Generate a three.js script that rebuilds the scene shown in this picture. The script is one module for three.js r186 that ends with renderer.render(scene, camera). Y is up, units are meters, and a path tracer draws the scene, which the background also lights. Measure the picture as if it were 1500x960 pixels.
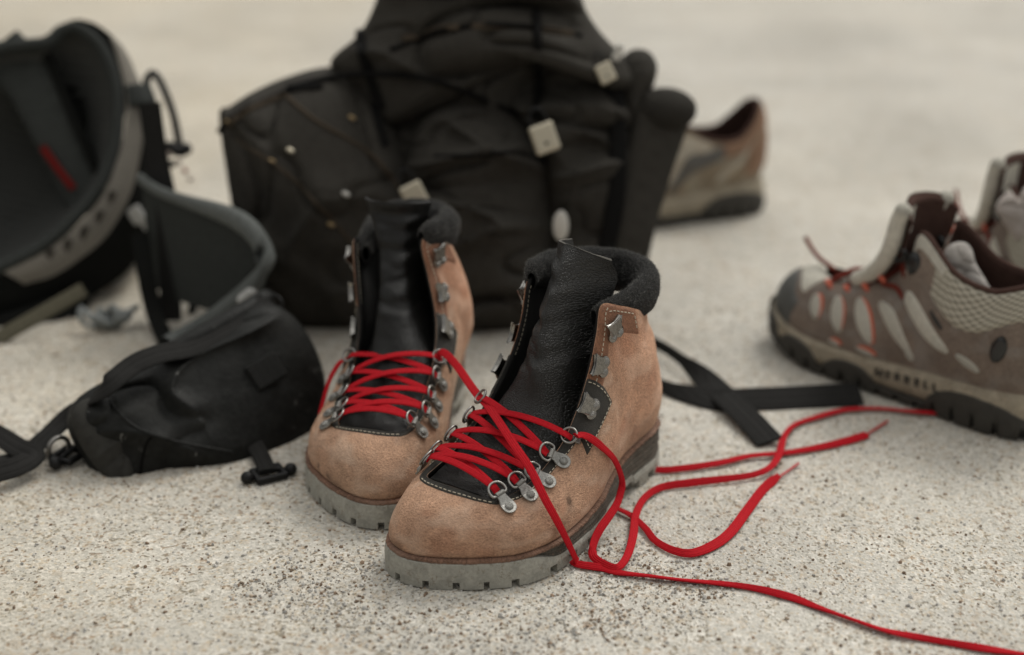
import * as THREE from 'three';
import { mergeGeometries, toCreasedNormals } from 'three/addons/utils/BufferGeometryUtils.js';
import { RoundedBoxGeometry } from 'three/addons/geometries/RoundedBoxGeometry.js';
import { TextGeometry } from 'three/addons/geometries/TextGeometry.js';
import { FontLoader } from 'three/addons/loaders/FontLoader.js';

// ---------------------------------------------------------------- camera, sky, sun, exposure
const scene = new THREE.Scene();
const camera = new THREE.PerspectiveCamera(25.97, 1500 / 960, 0.05, 120);
const PITCH = 22 * Math.PI / 180, EYE = new THREE.Vector3(0, 0.59, 1.17);
camera.position.copy(EYE);
camera.lookAt(0, EYE.y - Math.sin(PITCH), EYE.z - Math.cos(PITCH));
camera.focus = 1.115;
camera.userData.fStop = 2.1;
scene.add(camera);

const renderer = new THREE.WebGLRenderer({ antialias: true });
renderer.setSize(1024, 655);
renderer.toneMapping = THREE.LinearToneMapping;
renderer.toneMappingExposure = 0.97;
renderer.shadowMap.enabled = true;

const SUN = new THREE.Vector3(0.50, 0.95, -0.62).normalize();
{ // overcast sky: brightest overhead and around the veiled sun
  const w = 256, h = 128, d = new Float32Array(w * h * 4);
  for (let j = 0; j < h; j++) for (let i = 0; i < w; i++) {
    const th = (j + 0.5) / h * Math.PI - Math.PI / 2, ph = (i + 0.5) / w * 2 * Math.PI;
    const y = Math.sin(th), x = Math.cos(th) * Math.cos(ph - Math.PI), z = Math.cos(th) * Math.sin(ph - Math.PI);
    const k = Math.max(0, x * SUN.x + y * SUN.y + z * SUN.z);
    let L = y > 0 ? 0.20 + 0.52 * y + 1.15 * k * k * k : 0.30;
    const o = (j * w + i) * 4;
    d[o] = L * 1.0; d[o + 1] = L * 0.985; d[o + 2] = L * 0.95; d[o + 3] = 1;
  }
  const t = new THREE.DataTexture(d, w, h, THREE.RGBAFormat, THREE.FloatType);
  t.mapping = THREE.EquirectangularReflectionMapping; t.magFilter = THREE.LinearFilter; t.needsUpdate = true;
  scene.background = t; scene.environment = t;
}
const sun = new THREE.DirectionalLight(new THREE.Color(1, 0.965, 0.90), 1.45);
sun.position.copy(SUN).multiplyScalar(6); sun.target.position.set(0, 0, 0);
sun.castShadow = true; sun.shadow.radius = 34; sun.shadow.mapSize.set(2048, 2048);
Object.assign(sun.shadow.camera, { left: -1.6, right: 1.6, top: 1.6, bottom: -1.6, near: 1, far: 12 });
scene.add(sun, sun.target);

// ---------------------------------------------------------------- helpers
const V = (x, y, z) => new THREE.Vector3(x, y, z);
const rgb = (r, g, b) => new THREE.Color().setRGB(r, g, b);
const clamp = (x, a = 0, b = 1) => Math.min(b, Math.max(a, x));
const sst = (a, b, x) => { const t = clamp((x - a) / (b - a)); return t * t * (3 - 2 * t); };
const mix = (a, b, t) => a + (b - a) * t;
function rng(seed) { let s = seed >>> 0; return () => { s = (s + 0x6d2b79f5) | 0; let t = Math.imul(s ^ (s >>> 15), 1 | s); t = (t + Math.imul(t ^ (t >>> 7), 61 | t)) ^ t; return ((t ^ (t >>> 14)) >>> 0) / 4294967296; }; }
function hash3(x, y, z) { let h = Math.imul(x, 374761393) ^ Math.imul(y, 668265263) ^ Math.imul(z, 2147483647 - 51); h = Math.imul(h ^ (h >>> 13), 1274126177); return ((h ^ (h >>> 16)) >>> 0) / 4294967295; }
function noise3(x, y, z) {
  const i = Math.floor(x), j = Math.floor(y), k = Math.floor(z); x -= i; y -= j; z -= k;
  x = x * x * (3 - 2 * x); y = y * y * (3 - 2 * y); z = z * z * (3 - 2 * z);
  const a = mix(mix(hash3(i, j, k), hash3(i + 1, j, k), x), mix(hash3(i, j + 1, k), hash3(i + 1, j + 1, k), x), y);
  const b = mix(mix(hash3(i, j, k + 1), hash3(i + 1, j, k + 1), x), mix(hash3(i, j + 1, k + 1), hash3(i + 1, j + 1, k + 1), x), y);
  return mix(a, b, z) * 2 - 1;
}
const fbm3 = (x, y, z, n = 3) => { let s = 0, a = 1, t = 0; for (let k = 0; k < n; k++) { s += a * noise3(x, y, z); t += a; a *= 0.5; x = x * 2.03 + 7.1; y = y * 2.03 + 3.3; z = z * 2.03 + 1.7; } return s / t; };
// value noise that tiles over [0,1)
function tileNoise(n, seed) {
  const r = rng(seed), g = new Float32Array(n * n); for (let i = 0; i < n * n; i++) g[i] = r();
  return (u, v) => {
    let x = u * n, y = v * n; let i = Math.floor(x), j = Math.floor(y); x -= i; y -= j; x = x * x * (3 - 2 * x); y = y * y * (3 - 2 * y);
    i = ((i % n) + n) % n; j = ((j % n) + n) % n; const i2 = (i + 1) % n, j2 = (j + 1) % n;
    return mix(mix(g[j * n + i], g[j * n + i2], x), mix(g[j2 * n + i], g[j2 * n + i2], x), y);
  };
}
function tileCells(n, seed) { // tiling Voronoi: returns [d1, d2, id] in cell units
  const r = rng(seed), px = new Float32Array(n * n), py = new Float32Array(n * n), id = new Float32Array(n * n);
  for (let i = 0; i < n * n; i++) { px[i] = r(); py[i] = r(); id[i] = r(); }
  const out = [0, 0, 0];
  return (u, v) => {
    const x = u * n, y = v * n, i = Math.floor(x), j = Math.floor(y); let a = 9, b = 9, c = 0;
    for (let dj = -1; dj <= 1; dj++) for (let di = -1; di <= 1; di++) {
      const q = (((j + dj) % n) + n) % n * n + (((i + di) % n) + n) % n, dx = i + di + px[q] - x, dy = j + dj + py[q] - y, d = dx * dx + dy * dy;
      if (d < a) { b = a; a = d; c = id[q]; } else if (d < b) b = d;
    }
    out[0] = Math.sqrt(a); out[1] = Math.sqrt(b); out[2] = c; return out;
  };
}
const enc = (x) => { x = clamp(x); return 255 * (x <= 0.0031308 ? 12.92 * x : 1.055 * Math.pow(x, 1 / 2.4) - 0.055); };
function makeTex(n, metres, fn) { // fn(u, v) -> [r, g, b (linear), height 0..1]; gives {map, bump}
  const c = new Uint8Array(n * n * 4), b = new Uint8Array(n * n * 4);
  for (let j = 0; j < n; j++) for (let i = 0; i < n; i++) {
    const q = fn((i + 0.5) / n, (j + 0.5) / n), o = (j * n + i) * 4;
    c[o] = enc(q[0]); c[o + 1] = enc(q[1]); c[o + 2] = enc(q[2]); c[o + 3] = 255;
    b[o] = b[o + 1] = b[o + 2] = clamp(q[3]) * 255; b[o + 3] = 255;
  }
  const mk = (d, srgb) => { const t = new THREE.DataTexture(d, n, n, THREE.RGBAFormat); t.wrapS = t.wrapT = THREE.RepeatWrapping; t.magFilter = THREE.LinearFilter; t.minFilter = THREE.LinearMipmapLinearFilter; t.generateMipmaps = true; if (srgb) t.colorSpace = THREE.SRGBColorSpace; t.repeat.set(1 / metres, 1 / metres); t.needsUpdate = true; return t; };
  return { map: mk(c, true), bump: mk(b, false) };
}
const std = (o) => new THREE.MeshStandardMaterial({ side: THREE.DoubleSide, ...o });
const phy = (o) => new THREE.MeshPhysicalMaterial({ side: THREE.DoubleSide, ...o });

const used = {};
const numbered = (n) => { const k = used[n] = (used[n] ?? -1) + 1; return k ? n + '_' + String(k).padStart(3, '0') : n; };
function thing(name, label, category, pos = [0, 0, 0], yaw = 0, group) {
  const o = new THREE.Group(); o.name = numbered(name); o.position.set(...pos); o.rotation.y = yaw;
  o.userData = { label, category }; if (group) o.userData.group = group; scene.add(o); return o;
}
function part(name, geo, mat, parent, label) {
  const m = new THREE.Mesh(geo, mat); m.name = name; m.castShadow = m.receiveShadow = true; if (label) m.userData.label = label; parent.add(m); return m;
}
function gridGeo(nu, nv, fn, closeU = false) { // fn(i/nu, j/nv) -> [Vector3, u, v]
  const p = [], uv = [], ix = [];
  for (let j = 0; j <= nv; j++) for (let i = 0; i <= nu; i++) { const [q, a, b] = fn(i / nu, j / nv, i, j); p.push(q.x, q.y, q.z); uv.push(a, b); }
  const w = nu + 1;
  for (let j = 0; j < nv; j++) for (let i = 0; i < nu; i++) { const a = j * w + i; ix.push(a, a + 1, a + w, a + 1, a + w + 1, a + w); }
  const g = new THREE.BufferGeometry(); g.setAttribute('position', new THREE.Float32BufferAttribute(p, 3)); g.setAttribute('uv', new THREE.Float32BufferAttribute(uv, 2)); g.setIndex(ix); g.computeVertexNormals();
  if (closeU) { const n = g.attributes.normal; for (let j = 0; j <= nv; j++) { const a = j * w, b = a + nu, s = V(n.getX(a) + n.getX(b), n.getY(a) + n.getY(b), n.getZ(a) + n.getZ(b)).normalize(); n.setXYZ(a, s.x, s.y, s.z); n.setXYZ(b, s.x, s.y, s.z); } }
  return g;
}
const merge = (list) => { const l = list.map((g) => { g = g.index ? g.toNonIndexed() : g; for (const k of Object.keys(g.attributes)) if (!['position', 'normal', 'uv'].includes(k)) g.deleteAttribute(k); return g; }); return mergeGeometries(l); };
function crv(points, closed = false, tension = 0.5) { return new THREE.CatmullRomCurve3(points.map((p) => p.isVector3 ? p : V(...p)), closed, 'catmullrom', tension); }
function tube(points, r, seg = 60, rs = 8, closed = false) {
  const c = crv(points, closed), L = c.getLength(), g = new THREE.TubeGeometry(c, seg, r, rs, closed), uv = g.attributes.uv;
  for (let i = 0; i < uv.count; i++) uv.setXY(i, uv.getX(i) * L, uv.getY(i) * 2 * Math.PI * r);
  if (closed) return g;
  const caps = [0, 1].map((e) => { const s = new THREE.SphereGeometry(r, 8, 6), p = c.getPointAt(e); s.translate(p.x, p.y, p.z); return s; });
  return merge([g, ...caps]);
}
// flat band along a path; up = function(t) or Vector3 giving the face normal; width/thick may be functions of t
function ribbon(points, up, width, thick, seg = 80, ribs = 0, capTaper = 0.0) {
  const c = points.isCurve ? points : crv(points), L = c.getLength(), N = ribs ? 64 : 26, W = typeof width === 'function' ? width : () => width, T = typeof thick === 'function' ? thick : () => thick, U = typeof up === 'function' ? up : () => up;
  const p = [], uv = [], ix = [];
  for (let i = 0; i <= seg; i++) {
    const t = i / seg, q = c.getPointAt(t), tg = c.getTangentAt(t), n = U(t, q).clone(); n.addScaledVector(tg, -n.dot(tg)).normalize(); const b = tg.clone().cross(n);
    const e = capTaper && (i === 0 || i === seg) ? 0.55 : 1, w = W(t) / 2 * e, h = T(t) / 2 * e;
    for (let k = 0; k <= N; k++) {
      const a = k / N * 2 * Math.PI, ca = Math.cos(a), sa = Math.sin(a), x = ribs ? Math.sign(ca) * Math.pow(Math.abs(ca), 0.8) : Math.sign(ca) * Math.pow(Math.abs(ca), 0.55), y = Math.sign(sa) * Math.pow(Math.abs(sa), 0.75);
      const rib = ribs ? 1 - 0.42 * Math.pow(Math.abs(Math.sin(x * ribs * Math.PI / 2)), 8) * (1 - Math.pow(Math.abs(x), 8)) : 1;
      const v = q.clone().addScaledVector(b, x * w).addScaledVector(n, y * h * rib); p.push(v.x, v.y, v.z); uv.push(t * L, k / N * (2 * w + 2 * h) * 1.5);
    }
  }
  const s = N + 1;
  for (let i = 0; i < seg; i++) for (let k = 0; k < N; k++) { const a = i * s + k; ix.push(a, a + s, a + 1, a + 1, a + s, a + s + 1); }
  for (const e of [0, seg]) { const q = c.getPointAt(e / seg), o = p.length / 3; p.push(q.x, q.y, q.z); uv.push(0, 0); for (let k = 0; k < N; k++) e ? ix.push(o, e * s + k, e * s + k + 1) : ix.push(o, k + 1, k); }
  const g = new THREE.BufferGeometry(); g.setAttribute('position', new THREE.Float32BufferAttribute(p, 3)); g.setAttribute('uv', new THREE.Float32BufferAttribute(uv, 2)); g.setIndex(ix); g.computeVertexNormals();
  return g;
}
// short dashes along a list of [point, normal]: sewn thread
function stitches(pts, len = 0.0028, gap = 0.0013, r = 0.00042) {
  const P = pts.map((q) => q[0]), Nn = pts.map((q) => q[1]), out = []; let acc = [0]; for (let i = 1; i < P.length; i++) acc.push(acc[i - 1] + P[i].distanceTo(P[i - 1]));
  const at = (s) => { let i = 1; while (i < acc.length - 1 && acc[i] < s) i++; const t = clamp((s - acc[i - 1]) / Math.max(1e-9, acc[i] - acc[i - 1])); return [P[i - 1].clone().lerp(P[i], t), Nn[i - 1].clone().lerp(Nn[i], t).normalize()]; };
  for (let s = 0; s + len < acc[acc.length - 1]; s += len + gap) {
    const [a, na] = at(s), [b] = at(s + len), d = b.clone().sub(a), L = d.length(); if (L < 1e-5) continue;
    const g = new THREE.CapsuleGeometry(r, Math.max(1e-4, L - 2 * r), 2, 6); g.scale(1, 1, 1);
    g.applyQuaternion(new THREE.Quaternion().setFromUnitVectors(V(0, 1, 0), d.normalize())); const m = a.add(b).multiplyScalar(0.5).addScaledVector(na, r * 0.35); g.translate(m.x, m.y, m.z); out.push(g);
  }
  return merge(out);
}

// ---------------------------------------------------------------- ground: pale weathered granite
const GM = 0.94;
const granite = (() => {
  const cells = tileCells(430, 11), coarse = tileCells(150, 12), f1 = tileNoise(430, 1), f2 = tileNoise(760, 2), f3 = tileNoise(1000, 3), cl = tileNoise(26, 4), cl2 = tileNoise(60, 5), lo = tileNoise(7, 6), w1 = tileNoise(170, 7), w2 = tileNoise(170, 8), lo2 = tileNoise(11, 9);
  const m1 = tileNoise(380, 15), r1 = tileNoise(500, 16), r2 = tileNoise(820, 17), c3 = tileNoise(14, 18);
  return makeTex(2048, GM, (u, v) => {
    const c = cells(u, v), id = c[2], edge = c[1] - c[0], k = coarse(u, v)[2];
    const g = 0.485 + 0.10 * (lo(u, v) - 0.5) + 0.07 * (cl2(u, v) - 0.5);
    let R = g * 1.015, G = g * 0.978, B = g * 0.885, h = 0.62 + 0.20 * (id - 0.5);
    if (id < 0.20) { R *= 0.85; G *= 0.855; B *= 0.86; h -= 0.05; } else if (id > 0.80) { R *= 1.18; G *= 1.18; B *= 1.19; h += 0.06; } else if (id > 0.73) { R *= 0.99; G *= 0.92; B *= 0.83; }
    if (k > 0.84) { R *= 1.07; G *= 1.07; B *= 1.08; } else if (k < 0.09) { R *= 0.95; G *= 0.91; B *= 0.87; }
    const du = 0.0034 * (w1(u, v) - 0.5), dv = 0.0034 * (w2(u, v) - 0.5);
    const ra = 1 - Math.abs(2 * r1(u + du, v + dv) - 1), rb = 1 - Math.abs(2 * r2(u - dv, v + du) - 1);
    const mask = 0.52 * m1(u + dv, v) + 0.30 * f1(u, v + du) + 0.18 * f2(u, v), T = 0.610 - 0.11 * (cl(u, v) - 0.5) - 0.10 * (cl2(u, v) - 0.5) - 0.06 * (c3(u, v) - 0.5) - 0.04 * (lo2(u, v) - 0.5);
    const on = sst(T - 0.05, T + 0.09, mask), p = 0.60 * clamp(sst(0.74, 0.95, ra) * on + 0.75 * sst(0.80, 0.97, rb) * sst(T, T + 0.1, mask) + sst(T + 0.11, T + 0.17, mask)), rust = on * 0.75;
    R = mix(R, R * 0.90, rust); G = mix(G, G * 0.86, rust); B = mix(B, B * 0.80, rust);
    const dk = 0.55 + 0.7 * id, ol = cl2(v, u) > 0.5 ? 1 : 0;
    R = mix(R, (ol ? 0.140 : 0.215) * dk, p); G = mix(G, (ol ? 0.115 : 0.128) * dk, p); B = mix(B, (ol ? 0.075 : 0.072) * dk, p);
    const q = 1 + 0.16 * (f3(u, v) - 0.5) + 0.12 * (f2(v, u) - 0.5);
    h = h - 0.55 * p - 0.14 * rust + 0.20 * (f2(u, v) - 0.5) + 0.18 * (f3(v, u) - 0.5) - 0.08 * sst(0.16, 0.0, edge) + 0.16 * (cl2(u, v) - 0.5);
    return [R * q, G * q, B * q, h];
  });
})();
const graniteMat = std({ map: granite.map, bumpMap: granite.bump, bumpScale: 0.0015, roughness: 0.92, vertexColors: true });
const groundY = (x, z) => 0.0011 * fbm3(x * 22, 0.3, z * 22, 3) + 0.0006 * fbm3(x * 95, 5.1, z * 95, 2) - 0.0007;
{
  const axis = (a, b, step, far) => { const o = []; for (let x = a; x <= b + 1e-9; x += step) o.push(x); let s = step, x = b; while (x < far) { s *= 1.25; x += s; o.push(Math.min(x, far)); } s = step; x = a; while (x > -far) { s *= 1.25; x -= s; o.unshift(Math.max(x, -far)); } return o; };
  const X = axis(-0.62, 0.62, 0.0035, 30), Z = axis(-0.5, 0.42, 0.0035, 30), p = [], uv = [], col = [], ix = [];
  for (const z of Z) for (const x of X) {
    const fade = 1 - sst(1.5, 6, Math.hypot(x, z));
    p.push(x, groundY(x, z) * fade, z); uv.push(x + 0.13 * fbm3(x * 0.9, 0, z * 0.9, 2), z + 0.21);
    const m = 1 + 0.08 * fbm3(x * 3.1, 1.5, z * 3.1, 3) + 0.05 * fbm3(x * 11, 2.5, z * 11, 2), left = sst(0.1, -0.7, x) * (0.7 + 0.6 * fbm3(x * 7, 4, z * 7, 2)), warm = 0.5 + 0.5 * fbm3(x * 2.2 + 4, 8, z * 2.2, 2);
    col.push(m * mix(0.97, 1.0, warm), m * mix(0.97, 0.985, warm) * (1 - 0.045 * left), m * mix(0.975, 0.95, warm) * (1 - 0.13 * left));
  }
  const w = X.length; for (let j = 0; j + 1 < Z.length; j++) for (let i = 0; i + 1 < w; i++) { const a = j * w + i; ix.push(a, a + w, a + 1, a + 1, a + w, a + w + 1); }
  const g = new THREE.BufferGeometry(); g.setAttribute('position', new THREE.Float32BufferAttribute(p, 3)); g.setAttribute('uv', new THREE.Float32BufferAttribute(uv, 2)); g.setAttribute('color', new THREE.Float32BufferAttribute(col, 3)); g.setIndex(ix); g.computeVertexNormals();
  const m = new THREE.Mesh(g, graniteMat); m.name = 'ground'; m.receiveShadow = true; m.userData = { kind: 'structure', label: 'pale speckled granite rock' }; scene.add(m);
}
{ // loose crumbs of weathered rock
  const r = rng(77), g = new THREE.IcosahedronGeometry(1, 0), q = g.attributes.position; for (let i = 0; i < q.count; i++) { const s = 0.75 + 0.5 * hash3(Math.round(q.getX(i) * 9), Math.round(q.getY(i) * 9), Math.round(q.getZ(i) * 9)); q.setXYZ(i, q.getX(i) * s, q.getY(i) * s, q.getZ(i) * s); } g.computeVertexNormals();
  const N = 15000, im = new THREE.InstancedMesh(g, std({ roughness: 0.95 }), N), M = new THREE.Matrix4(), e = new THREE.Euler(), Q = new THREE.Quaternion(), c = new THREE.Color();
  for (let i = 0; i < N; i++) {
    let x, z; const near = r();
    if (near < 0.25) { const a = r() * 6.283, d = 0.15 * Math.sqrt(r()); x = -0.02 + d * 1.3 * Math.cos(a); z = 0.24 + 0.09 * Math.sin(a) * Math.sqrt(r()); } else { x = -0.62 + 1.24 * r(); z = -0.35 + 0.78 * r(); }
    const s = 0.00045 + 0.0011 * Math.pow(r(), 3); e.set(r() * 6, r() * 6, r() * 6); Q.setFromEuler(e);
    M.compose(V(x, groundY(x, z) + s * 0.3, z), Q, V(s * (0.8 + r() * 0.7), s * 0.7, s * (0.8 + r() * 0.5))); im.setMatrixAt(i, M);
    const t = r(), b = 0.7 + 0.5 * r(); if (t < 0.62) c.setRGB(0.46 * b, 0.445 * b, 0.415 * b); else if (t < 0.84) c.setRGB(0.33 * b, 0.265 * b, 0.20 * b); else c.setRGB(0.22 * b, 0.155 * b, 0.105 * b); im.setColorAt(i, c);
  }
  im.name = 'loose_grit'; im.userData = { kind: 'stuff', label: 'tiny crumbs of pale and brown grit on the granite', category: 'grit' }; im.castShadow = true; scene.add(im);
}

// ---------------------------------------------------------------- materials
const suedeT = (() => { const a = tileNoise(9, 21), b = tileNoise(26, 22), c = tileNoise(80, 23), d = tileNoise(190, 24), e = tileNoise(400, 25), sc = tileNoise(14, 26), s2 = tileNoise(60, 27);
  return makeTex(1024, 0.22, (u, v) => {
    let m = 1 + 0.26 * (a(u, v) - 0.5) + 0.16 * (b(u, v) - 0.5) + 0.10 * (c(u, v) - 0.5) + 0.50 * (d(u, v) - 0.5) + 0.46 * (e(u, v) - 0.5);
    const pale = sst(0.45, 1.0, sc(u, v)) * (0.6 + 0.4 * s2(u, v)) * 0.55; // rubbed nap
    return [mix(0.395 * m, 0.56, pale), mix(0.237 * m, 0.41, pale), mix(0.154 * m, 0.31, pale), 0.5 + 0.55 * (d(u, v) - 0.5) + 0.55 * (e(u, v) - 0.5) + 0.25 * (c(u, v) - 0.5)];
  }); })();
const leatherT = (() => { const c = tileCells(46, 31), f = tileCells(120, 32), n = tileNoise(200, 33), lo = tileNoise(12, 34), l2 = tileNoise(40, 35);
  return makeTex(1024, 0.09, (u, v) => { const k = c(u + 0.004 * (n(u, v) - 0.5), v), e = sst(0.0, 0.30, k[1] - k[0]), q = f(u, v), e2 = sst(0, 0.3, q[1] - q[0]); const m = 0.8 + 0.4 * lo(u, v), s = sst(0.72, 0.9, l2(u, v)) * 0.35;
    return [0.0105 * m + 0.013 * s, 0.0102 * m + 0.012 * s, 0.0092 * m + 0.010 * s, 0.30 + 0.42 * e + 0.14 * e2 + 0.12 * (lo(u, v) - 0.5)]; }); })();
const feltT = (() => { const a = tileNoise(40, 41), b = tileNoise(150, 42), c = tileNoise(256, 43), d = tileNoise(16, 44); return makeTex(512, 0.06, (u, v) => { const m = 0.55 + 0.5 * a(u, v) + 0.9 * (c(u, v) - 0.5) + 0.7 * (b(u, v) - 0.5) + 0.3 * (d(u, v) - 0.5); const k = sst(0.80, 0.95, b(v, u)) * 0.035; return [0.017 * m + k, 0.0165 * m + k, 0.0155 * m + k, 0.3 * a(u, v) + 0.45 * b(u, v) + 0.4 * c(u, v)]; }); })();
const rubberT = (() => { const g = tileNoise(18, 55), g2 = tileNoise(110, 56), a = tileNoise(12, 51), b = tileNoise(60, 52), c = tileNoise(256, 53), d = tileNoise(30, 54); return makeTex(512, 0.1, (u, v) => { const m = 1 + 0.25 * (a(u, v) - 0.5) + 0.2 * (b(u, v) - 0.5) + 0.18 * (c(u, v) - 0.5), k = sst(0.6, 0.9, d(u, v)) * 0.35, q = 1 - 0.30 * sst(0.5, 0.75, g(u, v)) * sst(0.55, 0.8, g2(u, v)); return [mix(0.32 * m, 0.46, k) * mix(1, q, 0.85), mix(0.312 * m, 0.44, k) * q, mix(0.272 * m, 0.385, k) * mix(1, q, 1.15), 0.5 + 0.4 * (b(u, v) - 0.5) + 0.4 * (c(u, v) - 0.5)]; }); })();
const midT = (() => { const a = tileNoise(14, 61), b = tileNoise(90, 62), c = tileNoise(256, 63); return makeTex(512, 0.08, (u, v) => { const s = 0.5 + 0.5 * Math.sin(v * 2 * Math.PI * 16), m = 0.75 + 0.5 * a(u, v) + 0.5 * (b(u, v) - 0.5) + 0.35 * (c(u, v) - 0.5), w = sst(0.55, 0.8, b(u, v)) * 0.6; return [mix(0.088 * m, 0.17, w * s), mix(0.078 * m, 0.115, w * s), mix(0.062 * m, 0.085, w * s), 0.4 * s + 0.3 * b(u, v) + 0.3 * c(u, v)]; }); })();
const weaveT = (() => { const n = tileNoise(16, 71), f = tileNoise(200, 72), q = tileNoise(5, 73); const K = 64; return makeTex(512, 0.06, (u, v) => { const x = u * K, y = v * K, i = Math.floor(x), j = Math.floor(y), o = (i + j) & 1; const a = Math.sin((x - i) * Math.PI), b = Math.sin((y - j) * Math.PI), h = o ? a * (0.6 + 0.4 * b) : b * (0.6 + 0.4 * a); const m = 0.78 + 0.3 * h + 0.35 * (n(u, v) - 0.5) + 0.3 * (f(u, v) - 0.5); return [m, m, m, h * 0.8 + 0.2 * f(u, v)]; }); })();
const webT = (() => { const f = tileNoise(128, 75), n = tileNoise(10, 76); return makeTex(256, 0.02, (u, v) => { const y = v * 10, j = Math.floor(y), x = u * 14 + (j & 1 ? 0.5 : 0), h = Math.sin((y - j) * Math.PI) * (0.6 + 0.4 * Math.sin((x - Math.floor(x)) * Math.PI)), m = 0.7 + 0.45 * h + 0.3 * (f(u, v) - 0.5) + 0.2 * (n(u, v) - 0.5); return [m, m, m, h]; }); })();
const laceT = (() => { const f = tileNoise(128, 81), n = tileNoise(8, 82); return makeTex(256, 0.012, (u, v) => { const a = u * 12 + v * 8, b = u * 12 - v * 8, x = Math.sin((a - Math.floor(a)) * Math.PI), y = Math.sin((b - Math.floor(b)) * Math.PI), h = Math.max(x, y), m = 0.72 + 0.36 * h + 0.35 * (f(u, v) - 0.5) + 0.16 * (n(u, v) - 0.5); return [0.44 * m, 0.0065 * m, 0.014 * m, h * 0.8 + 0.2 * f(u, v)]; }); })();
const combT = (() => { return makeTex(256, 0.028, (u, v) => { const n = 6, y = v * n * 2, j = Math.floor(y), x = u * n + (j & 1 ? 0.5 : 0), fx = x - Math.floor(x) - 0.5, fy = (y - j - 0.5) * 0.5, d = Math.hypot(fx, fy * 1.7), h = sst(0.16, 0.34, d), m = 0.42 + 0.62 * h; return [m, m, m * 0.98, h]; }); })();
const knitT = (() => { const f = tileNoise(100, 85), n = tileNoise(7, 86); return makeTex(256, 0.03, (u, v) => { const x = u * 14, i = Math.floor(x), y = v * 14 + Math.abs(x - i - 0.5) * 1.2, h = Math.sin((x - i) * Math.PI) * (0.5 + 0.5 * Math.sin((y - Math.floor(y)) * Math.PI)), m = 0.75 + 0.3 * h + 0.25 * (f(u, v) - 0.5) + 0.2 * (n(u, v) - 0.5); return [m, m * 0.98, m * 0.95, h * 0.7 + 0.3 * f(u, v)]; }); })();
const metalT = (() => { const a = tileNoise(20, 91), b = tileNoise(100, 92); return makeTex(256, 0.02, (u, v) => { const m = 0.82 + 0.3 * (a(u, v) - 0.5) + 0.25 * (b(u, v) - 0.5); return [m, m, m, 0.5 * a(u, v) + 0.5 * b(u, v)]; }); })();

const M = {
  suede: phy({ map: suedeT.map, bumpMap: suedeT.bump, bumpScale: 0.0006, roughness: 0.96, sheen: 0.35, sheenRoughness: 0.6, sheenColor: rgb(0.75, 0.55, 0.4), vertexColors: true }),
  facing: std({ map: suedeT.map, color: rgb(0.58, 0.44, 0.37), bumpMap: suedeT.bump, bumpScale: 0.0005, roughness: 0.75 }),
  leather: phy({ map: leatherT.map, bumpMap: leatherT.bump, bumpScale: 0.0009, roughness: 0.33, specularIntensity: 1.0 }),
  worn: phy({ map: leatherT.map, color: rgb(2.7, 2.5, 2.15), bumpMap: leatherT.bump, bumpScale: 0.0006, roughness: 0.52 }),
  smooth: phy({ map: leatherT.map, color: rgb(0.6, 0.6, 0.6), bumpMap: leatherT.bump, bumpScale: 0.0003, roughness: 0.36, specularIntensity: 0.6 }),
  felt: phy({ map: feltT.map, bumpMap: feltT.bump, bumpScale: 0.0022, roughness: 1, sheen: 0.12, sheenRoughness: 0.7, sheenColor: rgb(0.3, 0.3, 0.29) }),
  fibre: std({ color: rgb(0.15, 0.147, 0.138), roughness: 1 }),
  lining: std({ map: leatherT.map, color: rgb(0.7, 0.68, 0.65), roughness: 0.9 }),
  rubber: std({ map: rubberT.map, bumpMap: rubberT.bump, bumpScale: 0.0005, roughness: 0.72 }),
  mid: std({ map: midT.map, bumpMap: midT.bump, bumpScale: 0.0012, roughness: 0.9 }),
  welt: std({ map: suedeT.map, color: rgb(0.46, 0.42, 0.42), bumpMap: suedeT.bump, bumpScale: 0.001, roughness: 0.85 }),
  steel: std({ map: metalT.map, color: rgb(0.33, 0.325, 0.305), bumpMap: metalT.bump, bumpScale: 0.0002, metalness: 1, roughness: 0.42 }),
  gun: std({ map: metalT.map, color: rgb(0.31, 0.30, 0.28), bumpMap: metalT.bump, bumpScale: 0.00015, metalness: 1, roughness: 0.24 }),
  wire: std({ map: metalT.map, color: rgb(0.33, 0.32, 0.30), metalness: 1, roughness: 0.32 }),
  thread: std({ color: rgb(0.52, 0.47, 0.37), roughness: 0.9 }),
  lace: phy({ specularIntensity: 0.3, map: laceT.map, bumpMap: laceT.bump, bumpScale: 0.00035, roughness: 0.75 }),
  aglet: phy({ color: rgb(0.42, 0.03, 0.03), roughness: 0.35 }),
};

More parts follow.
